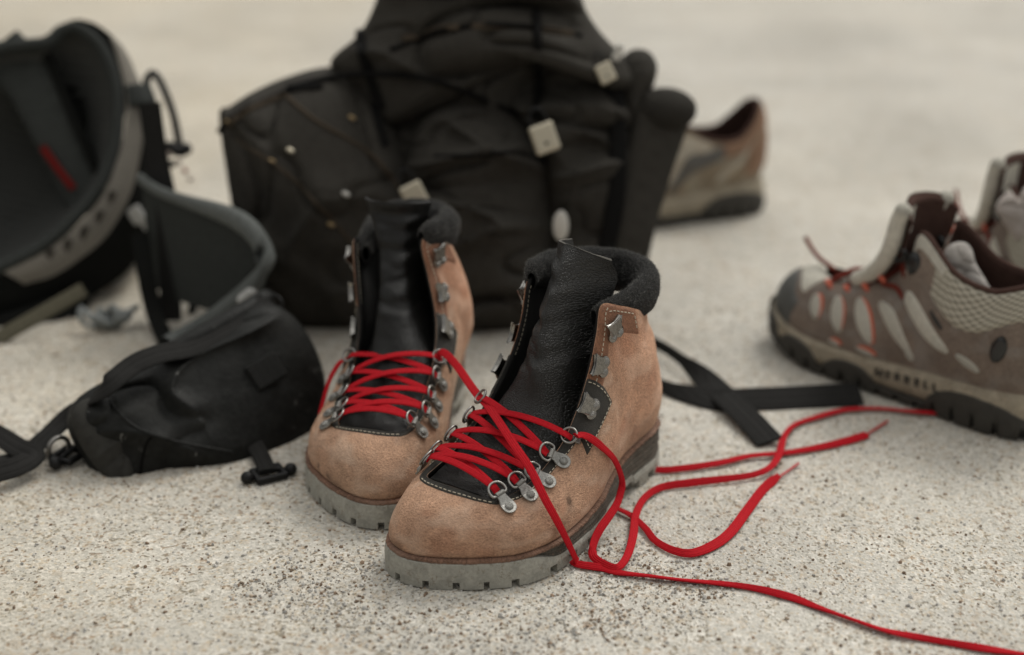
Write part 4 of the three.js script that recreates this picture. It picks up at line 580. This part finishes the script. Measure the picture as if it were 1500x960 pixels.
// ---------------------------------------------------------------- grey harness pack with the padded hip belt
{
  const t = thing('harness_pack', 'grey and black pack lying open, mesh back panel and padded hip belt showing', 'backpack', [-0.5, 0, -0.30]), F = planeFrame([-0.5000, 0.0000, -0.3000], [0.9703, 0.0000, -0.2419], [-0.1136, 0.8829, -0.4555], [0.2136, 0.4695, 0.8567]), add = (n, g, m, l) => worldPart(n, g, m, t, l);
  const loopC = (list) => new THREE.CatmullRomCurve3(list.map((q) => V(q[0], q[1], 0)), true, 'catmullrom', 0.5);
  const crest = loopC([[-0.113, 0.048], [-0.062, 0.069], [-0.017, 0.089], [0.019, 0.117], [0.049, 0.15], [0.067, 0.185], [0.077, 0.221], [0.08, 0.259], [0.075, 0.294], [0.062, 0.322], [0.042, 0.338], [0.024, 0.335], [0.01, 0.323], [-0.013, 0.321], [-0.043, 0.318], [-0.087, 0.302], [-0.134, 0.246], [-0.154, 0.17], [-0.145, 0.093]]);
  const wallA = loopC([[-0.114, 0.037], [-0.062, 0.063], [-0.016, 0.081], [0.022, 0.108], [0.054, 0.142], [0.072, 0.178], [0.084, 0.213], [0.089, 0.253], [0.086, 0.289], [0.076, 0.328], [0.049, 0.347], [0.024, 0.342], [0.007, 0.33], [-0.014, 0.327], [-0.042, 0.326], [-0.087, 0.31], [-0.138, 0.25], [-0.161, 0.17], [-0.149, 0.086]]);
  const wallB = loopC([[-0.115, 0.026], [-0.041, 0.049], [-0.01, 0.056], [0.02, 0.072], [0.054, 0.098], [0.083, 0.141], [0.097, 0.18], [0.105, 0.22], [0.105, 0.273], [0.09, 0.319], [0.057, 0.351], [0.025, 0.345], [0.004, 0.333], [-0.015, 0.331], [-0.042, 0.33], [-0.088, 0.314], [-0.141, 0.254], [-0.165, 0.171], [-0.153, 0.078]]);
  const wallC = loopC([[-0.117, -0.008], [-0.038, 0], [0, 0.018], [0.031, 0.036], [0.07, 0.06], [0.095, 0.093], [0.11, 0.14], [0.115, 0.187], [0.117, 0.235], [0.098, 0.304], [0.06, 0.347], [0.025, 0.343], [0.004, 0.331], [-0.017, 0.329], [-0.045, 0.327], [-0.09, 0.31], [-0.143, 0.25], [-0.167, 0.171], [-0.157, 0.064]]);
  const ringAt = (c, s, d) => { const q = c.getPoint(s); return F.at(q.x, q.y, d); };
  add('rim', gridGeo(200, 16, (s, k) => { const q = crest.getPoint(s), tg = crest.getTangent(s), a = k * 2 * Math.PI, r = 0.0075; return [F.at(q.x + tg.y * r * Math.cos(a), q.y - tg.x * r * Math.cos(a), r * 1.2 * Math.sin(a)), s * 1.2, k * 0.06]; }, true), C.grey);
  const cen = [[-0.039, 0.178]][0];
  const bowl = (s, r) => { const q = crest.getPoint(s), x = mix(q.x, cen[0], r), y = mix(q.y, cen[1], r); return [x, y, -0.085 * Math.pow(Math.sin(Math.min(1, r * 1.35) * Math.PI / 2), 0.8) + 0.006 * fbm3(x * 18, y * 18, 3, 3) + 0.0022 * Math.sin((0.35 * x + y) * 2 * Math.PI / 0.011) * sst(0.05, 0.2, r)]; };
  add('mesh_panel', gridGeo(240, 120, (s, r) => { const [x, y, d] = bowl(s, r * 0.998); return [F.at(x, y, d), x, y]; }, true), C.mesh);
  add('outer_wall', gridGeo(160, 10, (s, k) => [k < 0.35 ? ringAt(wallA, s, mix(0.004, 0, k / 0.35)) : ringAt(wallB, s, -0.012).lerp(ringAt(wallC, s, -0.05), (k - 0.35) / 0.65), s * 1.3, k * 0.1], true), C.dark);
  add('base', gridGeo(160, 8, (s, k) => { const p = ringAt(wallC, s, -0.05), q = p.clone().addScaledVector(F.N, -0.16); q.y = Math.max(0.003, q.y * 0.8); return [p.lerp(q, k), s * 1.3, k * 0.2]; }, true), C.dark);
  const uOf = (c, px) => { let b = 0, bd = 9; for (let i = 0; i < 400; i++) { const q = c.getPoint(i / 400), d = Math.hypot(q.x - px[0], q.y - px[1]); if (d < bd) { bd = d; b = i / 400; } } return b; };
  const a0 = uOf(wallA, [[-0.059, 0.064]][0]), a1 = uOf(wallA, [[0.077, 0.325]][0]), b0 = uOf(wallB, [[-0.039, 0.05]][0]), b1 = uOf(wallB, [[0.088, 0.323]][0]);
  add('reflective_band', gridGeo(120, 8, (s, k) => { const p = ringAt(wallA, mix(a0, a1, s), 0.004), q = ringAt(wallB, mix(b0, b1, s), -0.010); return [p.lerp(q, k).addScaledVector(F.N, 0.004 * Math.sin(k * Math.PI)), s * 0.6, k * 0.03]; }), C.stripe, 'pale grey band round the belt edge');
  for (const q of [[-0.009, 0.079], [0.011, 0.088], [0.03, 0.101], [0.048, 0.118], [0.063, 0.139]]) { const g = new RoundedBoxGeometry(0.008, 0.016, 0.002, 2, 0.0008), p = F.at(q[0], q[1], 0.004); g.rotateZ(-0.5); g.translate(p.x, p.y, p.z); add('band_mark', g, cloth([.085, .077, .066])); }
  // shoulder strap with its red tab inside the bowl
  add('shoulder_strap', ribbon(D([[-0.591, 0.277, -0.462], [-0.557, 0.243, -0.452], [-0.532, 0.194, -0.441], [-0.509, 0.141, -0.429], [-0.488, 0.096, -0.414]]), F.N, (u) => 0.062 - 0.012 * u, 0.014, 90), C.grey);
  add('strap_edge', tube(D([[-0.541, 0.282, -0.466], [-0.526, 0.246, -0.456], [-0.504, 0.194, -0.44], [-0.483, 0.141, -0.428]]), 0.006, 50, 8), C.dark);
  add('red_tab', ribbon(D([[-0.539, 0.172, -0.419], [-0.523, 0.148, -0.414], [-0.506, 0.125, -0.409]]), F.N, 0.0085, 0.003, 30), C.red);
  add('pouch', pillow(F, [[0.006, 0.277], [0.016, 0.309], [0.039, 0.317], [0.058, 0.298], [0.065, 0.266], [0.061, 0.226], [0.045, 0.211], [0.025, 0.24]], { off: -0.075, front: 0.02, back: 0.01, fold: 0.006, fs: 30, seed: 44 }).geo, C.dark);
  // keeper tab and black clip
  add('keeper_tab', ribbon(D([[-0.44, 0.227, -0.435], [-0.428, 0.228, -0.438], [-0.416, 0.226, -0.454]]), F.N, 0.026, 0.006, 20), C.grey);
  add('clip_bar', tube(D([[-0.422, 0.216, -0.449], [-0.423, 0.239, -0.462], [-0.416, 0.246, -0.468], [-0.407, 0.235, -0.464], [-0.394, 0.204, -0.452], [-0.387, 0.172, -0.441]]), 0.0048, 60, 8), C.plastic);
  add('clip_swivel', tube(D([[-0.396, 0.167, -0.436], [-0.386, 0.162, -0.436], [-0.379, 0.164, -0.439]]), 0.0075, 20, 8), C.plastic);
  add('clip_strap', tube(D([[-0.424, 0.2, -0.443], [-0.419, 0.176, -0.433], [-0.409, 0.154, -0.426], [-0.393, 0.149, -0.427]]), 0.004, 40, 6), C.dark);
  for (const [i, q] of [[-0.421, 0.205, -0.446], [-0.416, 0.191, -0.439], [-0.411, 0.18, -0.435], [-0.404, 0.169, -0.433], [-0.397, 0.16, -0.43], [-0.386, 0.151, -0.428], [-0.379, 0.142, -0.424], [-0.373, 0.133, -0.421]].entries()) { const g = new THREE.SphereGeometry(0.0036, 10, 8); g.translate(...q); add('bead', g, std({ color: i % 3 ? rgb(.50, .42, .36) : rgb(.34, .14, .11), roughness: .5 })); }
  // hanging straps and hip belt wing
  add('strap', ribbon(D([[-0.392, 0.24, -0.345], [-0.387, 0.182, -0.335], [-0.378, 0.133, -0.32], [-0.378, 0.073, -0.31], [-0.38, 0.004, -0.3]]), V(0.1, 0.1, 1), 0.024, 0.004, 50), C.strap);
  add('strap', ribbon(D([[-0.407, 0.105, -0.31], [-0.4, 0.064, -0.29], [-0.389, 0.024, -0.27]]).concat(D([[-0.363, 0.004, -0.219]])), V(0.2, 0.2, 1), 0.019, 0.003, 50), C.dark);
  add('strap', ribbon(D([[-0.359, 0.022, -0.36], [-0.364, 0.005, -0.34], [-0.366, -0.012, -0.32]]), V(0.2, 0.2, 1), 0.010, 0.003, 40), C.dark);
  add('red_tab', ribbon(D([[-0.388, 0.055, -0.315], [-0.386, 0.033, -0.31]]), V(0.2, 0.1, 1), 0.008, 0.002, 20), C.red);
  add('buckle', (() => { const p = [-0.432, 0.098, -0.394], g = new RoundedBoxGeometry(0.016, 0.020, 0.008, 3, 0.002), h = new RoundedBoxGeometry(0.008, 0.016, 0.006, 3, 0.002); h.translate(0.002, -0.016, 0); const m = merge([g, h]); m.rotateZ(0.5); m.translate(...p); return m; })(), C.clear);
  const T = D([...[[-0.406, 0.159, -0.33], [-0.382, 0.151, -0.31], [-0.342, 0.151, -0.27], [-0.303, 0.151, -0.235], [-0.276, 0.148, -0.21], [-0.258, 0.137, -0.195], [-0.249, 0.12, -0.185], [-0.255, 0.099, -0.185], [-0.275, 0.077, -0.19], [-0.303, 0.052, -0.195], [-0.334, 0.029, -0.2]]]).concat(D([[-0.351, 0.03, -0.157]])), tc = crv(T);
  const bot = [0, .1, .2, .3, .4, .5, .6, .7, .8, .9, 1].map((s) => { const p = tc.getPointAt(s); p.y = Math.max(-0.006, p.y - mix(0.125, 0.100, s)); return p; }), bc = crv(bot);
  add('hip_belt', gridGeo(120, 14, (s, k) => { const p = tc.getPointAt(s), q = bc.getPointAt(s); return [p.lerp(q, k).addScaledVector(V(0, 0, 1), -0.002), s * 0.5, k * 0.12]; }), C.grey);
  add('belt_edge', gridGeo(140, 14, (s, k) => { const p = tc.getPointAt(s), tg = tc.getTangentAt(s), q = bc.getPointAt(s), dn = q.sub(p).normalize(), o = V(tg.z, 0, -tg.x).normalize(), a = k * 2 * Math.PI, r = mix(0.005, 0.0105, sst(0.1, 0.6, s)); return [p.addScaledVector(o, r * Math.cos(a)).add(V(0, r * 1.3 * Math.sin(a), 0)), s * 0.6, k * 0.08]; }, true), C.greyRim);
  { const p = D([[-0.269, 0.08, -0.178]])[0], g = new THREE.CapsuleGeometry(0.006, 0.012, 4, 10); g.rotateZ(-0.9); g.translate(p.x, p.y, p.z); add('belt_stud', g, C.clear); }
  add('frame_strap', ribbon(D([[-0.581, -0.011, -0.24], [-0.553, 0.005, -0.25], [-0.511, 0.026, -0.265], [-0.466, 0.049, -0.28]]), V(0.1, 0.6, 0.8), 0.017, 0.005, 50), C.khaki);
  add('base', (() => pillow(F, [[-0.123, 0.015], [-0.065, 0.021], [-0.006, 0.035], [0.031, 0.036], [0.021, 0.014], [-0.002, -0.003], [-0.054, -0.012], [-0.125, -0.011]], { off: -0.02, front: 0.01, back: 0.05, fold: 0.003, seed: 51 }).geo)(), C.dark);
}
{ // crumpled grey tape
  const t = thing('buckle_clip', 'small grey clip lying on the rock under the harness pack', 'clip', [-0.445, 0, -0.29]);
  const list = [], r = rng(5); for (let i = 0; i < 7; i++) { const g = new THREE.TorusGeometry(0.010 + 0.006 * r(), 0.0035, 6, 18, 4.2); g.rotateX(r() * 3); g.rotateY(r() * 3); g.translate((i - 3) * 0.006, 0.012 + 0.004 * r(), 0.004 * r()); list.push(g); } part('clip_body', merge(list), std({ color: rgb(.20, .215, .21), roughness: 0.5 }), t);
}

// ---------------------------------------------------------------- trail shoes
const SHOE = (() => {
  const h = [
    [[0, .042, -.010], [0, .152, -.004], [0, .040, -.010], [0, -.03, -.014]],
    [[.022, .042, -.001], [.018, .151, .003], [.006, .040, -.006], [.006, -.03, -.010]],
    [[.034, .041, .024], [.030, .143, .020], [.009, .040, 0], [.008, -.03, -.004]],
    [[.037, .039, .055], [.035, .137, .042], [.010, .036, 0], [.009, -.03, 0]],
    [[.0375, .037, .088], [.034, .143, .080], [.010, .034, 0], [.010, -.03, -.002]],
    [[.040, .035, .115], [.030, .170, .122], [.009, .032, 0], [.012, -.03, -.004]],
    [[.043, .033, .142], [.027, .140, .134], [.007, .028, 0], [.013, -.018, -.010]],
    [[.0465, .032, .170], [.023, .115, .156], [.006, .024, 0], [.014, -.010, -.006]],
    [[.049, .031, .200], [.021, .100, .182], [.005, .022, 0], [.014, -.004, -.002]],
    [[.0495, .031, .232], [.019, .092, .210], [.004, .022, 0], [.014, -.001, 0]],
    [[.044, .034, .264], [.015, .089, .234], [.004, .022, .004], [.014, .002, .008]],
    [[.029, .040, .294], [.009, .090, .248], [.002, .022, .006], [.010, .004, .022]],
    [[0, .044, .310], [0, .091, .253], [0, .022, .007], [0, .006, .030]],
  ];
  const m = h.slice(1, 12).reverse().map((q) => q.map((v) => [-v[0], v[1], v[2]]));
  return h.concat(m);
})();
const knit = (c) => std({ map: knitT.map, color: rgb(...c), bumpMap: knitT.bump, bumpScale: 0.0015, roughness: 0.95 });
const font = await new FontLoader().loadAsync('fonts/droid/droid_sans_bold.typeface.json');
const TS = {
  nubuck: std({ map: suedeT.map, color: rgb(.46, .60, .74), bumpMap: suedeT.bump, bumpScale: .0003, roughness: .9 }), cream: std({ map: weaveT.map, color: rgb(.76, .73, .63), bumpMap: weaveT.bump, bumpScale: .0006, roughness: .9 }), comb: std({ map: combT.map, color: rgb(.46, .43, .35), bumpMap: combT.bump, bumpScale: .0025, roughness: .9 }),
  tan: std({ map: rubberT.map, color: rgb(.92, .82, .70), roughness: .8 }), black: std({ map: rubberT.map, color: rgb(.11, .105, .10), bumpMap: rubberT.bump, bumpScale: .0006, roughness: .7 }), bumper: std({ map: rubberT.map, color: rgb(.26, .27, .29), roughness: .75 }),
  lining: cloth([.085, .050, .041], { roughness: .95 }), orange: std({ color: rgb(.50, .085, .030), roughness: .8 }), cord: web([.17, .030, .020]), loop: std({ color: rgb(.62, .14, .08), roughness: .7 }), hook: phy({ color: rgb(.010, .010, .010), roughness: .25 }), print: std({ color: rgb(.03, .028, .025), roughness: .8 }),
  ochre: std({ map: suedeT.map, color: rgb(.60, .80, .86), roughness: .9 }), rust: std({ map: suedeT.map, color: rgb(.62, .62, .60), roughness: .9 }), slate: std({ map: suedeT.map, color: rgb(.26, .40, .55), roughness: .85 }), stone: std({ map: suedeT.map, color: rgb(1.0, 1.45, 1.75), roughness: .9 }),
};
function trailShoe(name, label, cat, pos, yaw, kind, group) {
  const g = thing(name, label, cat, pos, yaw, group), seed = kind === 'brown' ? 4 : 9, S = sheet(kind === 'brown' ? SHOE : SHOE.map((q, i) => { const h = Math.min(i, 24 - i), dd = [.012, .016, .028, .036, .038, .040, .024][h] ?? 0; return [q[0], [q[1][0], q[1][1] - dd, q[1][2]], q[2], q[3]]; }), 1, (p) => 0.0012 * fbm3(p.x * 24 + seed, p.y * 24, p.z * 24, 2)), n = S.n, brown = kind === 'brown';
  part('upper', gridGeo(260, 50, (a, b) => { const q = S.P(a * n, b); return [q, a * .75, b * .12]; }, true), brown ? TS.nubuck : TS.ochre, g);
  part('lining', gridGeo(160, 20, (a, b) => [S.P(a * n, b < .06 ? 1 : 1 - (b - .06), b < .03 ? 0.0008 : -.0045), a * .7, b * .1], true), TS.lining, g);
  part('collar_edge', (() => { const o = []; for (let i = 0; i < 60; i++) o.push(S.P(mix(-5.2, 5.2, i / 59), 1, -0.001)); return tube(o, .0028, 120, 8); })(), TS.lining, g);
  // sole
  const NS = 720, O = []; let s = 0; for (let i = 0; i < NS; i++) { const u = i / NS * n, q = S.foot(u), a = S.foot(u + .04).sub(S.foot(u - .04)); a.y = 0; a.normalize(); const o = V(a.z, 0, -a.x); if (i) s += q.distanceTo(O[i - 1].q); O.push({ q, o, s, u }); } if (O[60].o.x < 0) O.forEach((k) => k.o.negate());
  const ring = (fn, rows) => toCreasedNormals(gridGeo(NS, rows - 1, (a, b, i, j) => { const k = O[i % NS], [d, y] = fn(k, j); return [V(k.q.x + k.o.x * d, y, k.q.z + k.o.z * d), i === NS ? s : k.s, y]; }), .7);
  const spring = (z) => 0.016 * sst(.22, .32, z) ; const lob = (z) => { let v = 0; for (const [c, w, h] of [[.040, .048, .023], [.176, .030, .015], [.240, .026, .017], [.300, .03, .020]]) v = Math.max(v, h * Math.sqrt(Math.max(0, 1 - Math.pow((z - c) / w, 2)))); return v; };
  part('midsole', ring((k, j) => { const y0 = 0.010 + spring(k.q.z), y1 = k.q.y + .003, t = j / 7; return [[.001, .0045, .0058, .0060, .0048, .0052, .0040, -.002][j] + .001, mix(y0, y1, t)]; }, 8), TS.tan, g);
  part('outsole', ring((k, j) => { const z = k.q.z, y0 = spring(z), y1 = .011 + spring(z) + lob(z), nt = ((k.s % .021) < .0045 && j < 3) ? .006 : 0; return [[.001, .0065, .0078, .0088, .0084, .0060][j] - nt, [y0, y0 + .001, y0 + .006, mix(y0 + .006, y1, .5), y1 - .001, y1][j]]; }, 6), TS.black, g);
  { const p = [0, .004, .15], ix = [], uv = [0, 0]; O.forEach((k) => { p.push(k.q.x, spring(k.q.z) + .003, k.q.z); uv.push(k.q.x, k.q.z); }); for (let i = 0; i < NS; i++) ix.push(0, 1 + i, 1 + (i + 1) % NS); const b = new THREE.BufferGeometry(); b.setAttribute('position', new THREE.Float32BufferAttribute(p, 3)); b.setAttribute('uv', new THREE.Float32BufferAttribute(uv, 2)); b.setIndex(ix); b.computeVertexNormals(); part('sole_bottom', b, TS.black, g); }
  // toe bumper, vamp, collar padding
  const region = (u0, u1, t0, t1, off) => overlay(S, (p, q) => { const u = mix(u0, u1, p); return [u, mix(typeof t0 === 'function' ? t0(u) : t0, typeof t1 === 'function' ? t1(u) : t1, q)]; }, off, 80, 14, .05, .14);
  part('toe_bumper', region(9.9, 14.1, .0, (u) => .62 - .20 * sst(.9, 2.0, Math.abs(u - 12)), .0016), brown ? TS.bumper : TS.slate, g);
  const slot = (P1, P2, w, off) => { const a = S.near(P1, 2, 11), b = S.near(P2, 2, 11); return overlay(S, (p, q) => { const e = Math.pow(Math.sin(Math.PI * clamp(p, .02, .98)), .5); const du = b[0] - a[0], dt = (b[1] - a[1]); const L = Math.hypot(du * .030, dt * .10) + 1e-6; const k = (q - .5) * w * e; return [mix(a[0], b[0], p) + k * (dt * .10 / L) / .030, clamp(mix(a[1], b[1], p) - k * (du * .030 / L) / .10, .02, 1)]; }, off, 20, 8, .1, .2); };
  if (brown) {
    part('vamp_mesh', region(10.0, 14.0, (u) => .64 - .14 * sst(.9, 2.0, Math.abs(u - 12)), 1, .0010), TS.cream, g);
    part('collar_mesh', region(-4.6, 4.5, (u) => .66 - .12 * sst(1.5, 3.2, Math.abs(u)) * 1 + .10 * sst(3.4, 4.5, Math.abs(u)), .985, .0022), TS.comb, g);
    part('collar_trim', region(4.1, 6.2, .86, 1, .0016), TS.cream, g);
    const L = [ // [from, to, width, orange]
      [[.032, .074, .236], [.044, .052, .226], .015, 1], [[.031, .079, .211], [.046, .050, .194], .018, 1], [[.031, .085, .184], [.047, .048, .154], .019, 1],
      [[.034, .090, .156], [.046, .050, .110], .015, 0], [[.036, .108, .124], [.044, .068, .070], .017, 0], [[.043, .058, .118], [.043, .046, .108], .009, 0], [[.041, .070, .062], [.041, .058, .036], .010, 0], [[.046, .042, .172], [.046, .038, .150], .009, 1], [[.047, .040, .205], [.048, .037, .190], .009, 1]];
    for (const [a, b, w, o] of L) { if (o) { const sh = (q) => [q[0], q[1] + .0012, q[2] - .0011]; part('slot_edge', slot(sh(a), sh(b), w * .96, .0010), TS.orange, g); } part('mesh_slot', slot(a, b, w * .92, .0016), TS.cream, g); }
    part('reflective_tab', slot([.037, .102, .096], [.040, .088, .078], .005, .0014), TS.print, g);
    part('heel_loop', slot([.030, .098, .018], [.033, .074, .020], .016, .0035), TS.hook, g);
    // raised lettering on the midsole
    const word = 'MERRELL', zs = [...word].map((_, i) => .142 - i * .0104); [...word].forEach((ch, i) => { const t = new TextGeometry(ch, { font, size: .0085, depth: .0008, curveSegments: 4 }); t.computeBoundingBox(); t.translate(-(t.boundingBox.max.x) / 2, -.004, 0); const z = zs[i]; let b = O[0], bd = 9; for (const k of O) if (k.q.x > 0 && Math.abs(k.q.z - z) < bd) { bd = Math.abs(k.q.z - z); b = k; } const m = part('letter', t, TS.print, g); m.position.set(b.q.x + b.o.x * .0066, b.q.y - .0085, b.q.z + b.o.z * .0066); m.rotation.y = Math.atan2(b.o.x, b.o.z); });
    // tongue with lining and label
    const tc = crv([[0, .086, .242], [0, .099, .208], [0, .116, .184], [0, .138, .170], [0, .162, .165], [0, .182, .163], [0, .196, .158]]);
    const tn = (a, b) => { const q = tc.getPointAt(b), w = mix(.018, .036, sst(.2, .8, b)), x = (a - .5) * 2; return V(x * w, q.y - .004 * x * x * (1 - b) - .010 * Math.pow(Math.abs(x), 4) * b, q.z - .018 * x * x * sst(.3, .9, b) - .003 * Math.abs(x)); };
    part('tongue', gridGeo(24, 50, (a, b) => [tn(a, b), a * .05, b * .14]), TS.cream, g);
    part('tongue_pad', tube([.30, .42, .54, .66, .78, .9, .985].map((b) => { const q = tn(.96, b); q.x += .001; q.z += .003; return q; }), .0085, 50, 10), TS.cream, g);
    part('tongue_pad', tube([.30, .42, .54, .66, .78, .9, .985].map((b) => { const q = tn(.04, b); q.z += .003; return q; }), .0085, 50, 10), TS.cream, g);
    part('tongue_lining', gridGeo(24, 30, (a, b) => { const q = tn(a, mix(.35, 1, b)); q.z -= .009 * sst(1.0, .93, b) + .0005; q.y -= .001; return [q, a * .05, b * .1]; }), TS.lining, g);
    part('tongue_label', gridGeo(8, 8, (a, b) => { const q = tn(mix(.55, .86, a), mix(.74, .93, b)); q.z -= .0105; return [q, a * .02, b * .02]; }), TS.cream, g);
    // laces, loops, hook
    const lp = [[.024, .088, .230], [.024, .089, .206], [.025, .098, .183], [.025, .112, .164], [.033, .110, .127]], lm = lp.map((q) => [-q[0], q[1], q[2]]);
    lp.concat(lm).forEach((q) => { const e = new THREE.TorusGeometry(.0048, .0022, 8, 18); e.rotateY(1.1); e.rotateZ(-.5); e.translate(q[0] + .002 * Math.sign(q[0]), q[1] - .003, q[2]); part('lace_loop', e, TS.loop, g); });
    for (let i = 0; i < 4; i++) { const m = (A, B) => part('lace', tube(D([A, [A[0] * .5, A[1] + .007, mix(A[2], B[2], .25)], [0, (A[1] + B[1]) / 2 + .011, (A[2] + B[2]) / 2], [B[0] * .5, B[1] + .007, mix(A[2], B[2], .75)], B]), .0033, 30, 7), TS.cord, g); m(lp[i], lm[i + 1]); m(lm[i], lp[i + 1]); }
    part('lace', tube(D([lp[4], [.028, .126, .140], [.016, .134, .156], [0, .134, .168], [-.02, .128, .166]]), .0026, 40, 7), TS.cord, g);
    part('lace', tube(D([[.010, .096, .236], [.004, .100, .262], [-.002, .106, .280], [-.006, .113, .292]]), .0024, 40, 7), TS.cord, g);
    part('lace', tube(D([[.020, .092, .226], [.012, .106, .204], [.018, .110, .186], [.030, .108, .160], [.038, .112, .140], [.040, .104, .128]]), .0024, 50, 7), TS.cord, g);
    for (const x of [1, -1]) { const h = new THREE.SphereGeometry(1, 16, 12); h.scale(.0055, .012, .009); h.translate(x * .036, .140, .124); const h2 = new THREE.TorusGeometry(.006, .003, 8, 18); h2.rotateY(Math.PI / 2); h2.translate(x * .030, .142, .146); part('lace_hook', merge([h, h2]), TS.hook, g); }
  } else {
    part('side_stripe', slot([.036, .118, .045], [.046, .040, .135], .026, .0016), TS.slate, g); part('side_stripe', slot([.030, .100, .006], [.042, .046, .070], .020, .0014), TS.stone, g);
    part('heel_panel', region(-2.4, 2.2, .10, .66, .0018), TS.rust, g); part('collar_pad', region(-3.6, 3.6, .70, .98, .0030), TS.rust, g); part('eyestay', region(5.4, 9.5, .66, 1, .0016), TS.rust, g); part('quarter_overlay', slot([.038, .100, .075], [.047, .046, .150], .030, .0012), TS.stone, g);
    const tn = (a, b) => V((a - .5) * .05, mix(.088, .165, b) - .010 * Math.pow(2 * a - 1, 2), mix(.238, .135, b)); part('tongue', gridGeo(16, 20, (a, b) => [tn(a, b), a * .05, b * .12]), TS.lining, g);
  }
  return g;
}
const shoeA = trailShoe('trail_shoe', 'brown trail shoe with dark red laces and the grey toe bumper facing left', 'shoe', [.487, 0, -.03], -142 * Math.PI / 180, 'brown', 'pair of brown trail shoes');
{
  const b = shoeA.clone(); b.name = numbered('trail_shoe'); b.userData = { label: 'second brown trail shoe, cut by the photo edge behind its mate, sock bulging out', category: 'shoe', group: 'pair of brown trail shoes' };
  b.position.set(.577, 0, -.152); b.rotation.set(0, -168 * Math.PI / 180, 0); scene.add(b);
}
trailShoe('trail_shoe', 'tan and orange hiking shoe with a grey stripe, half hidden beyond the backpack', 'shoe', [.332, 0, -.745], -72 * Math.PI / 180, 'ochre').scale.setScalar(1.08);
function sock(label, mat, F, list, opt) { const t = thing('sock', label, 'sock', F.O.toArray(), 0, 'socks stuffed in the brown trail shoes'); worldPart('sock_body', pillow(F, list, opt).geo, mat, t); return t; }
sock('off-white sock bunched in the open collar of the brown trail shoe nearer the laces', knit([.50, .475, .45]), planeFrame([0.4344, 0.1200, -0.0778], [0.9397, 0.0000, 0.3420], [0.1170, 0.9397, -0.3214], [-0.3214, 0.3420, 0.8830]), [[-0.033, 0.034], [-0.027, 0.044], [-0.016, 0.047], [-0.008, 0.041], [-0.003, 0.029], [0.008, 0.014], [0.016, 0.001], [0.014, -0.011], [-0.002, -0.006], [-0.015, 0.005], [-0.028, 0.02]], { off: 0, front: .012, back: .03, fold: .004, fs: 40, seed: 61 });
sock('off-white sock with pink flecks bulging from the second trail shoe', knit([.56, .51, .48]), planeFrame([0.5624, 0.1450, -0.2205], [0.9397, 0.0000, 0.3420], [0.1170, 0.9397, -0.3214], [-0.3214, 0.3420, 0.8830]), [[-0.065, 0.007], [-0.06, 0.02], [-0.053, 0.026], [-0.044, 0.02], [-0.039, 0.032], [-0.028, 0.037], [-0.013, 0.027], [-0.006, -0.004], [-0.012, -0.034], [-0.031, -0.039], [-0.043, -0.022], [-0.057, -0.004]], { off: 0, front: .016, back: .03, fold: .005, fs: 40, seed: 67 });

renderer.render(scene, camera);
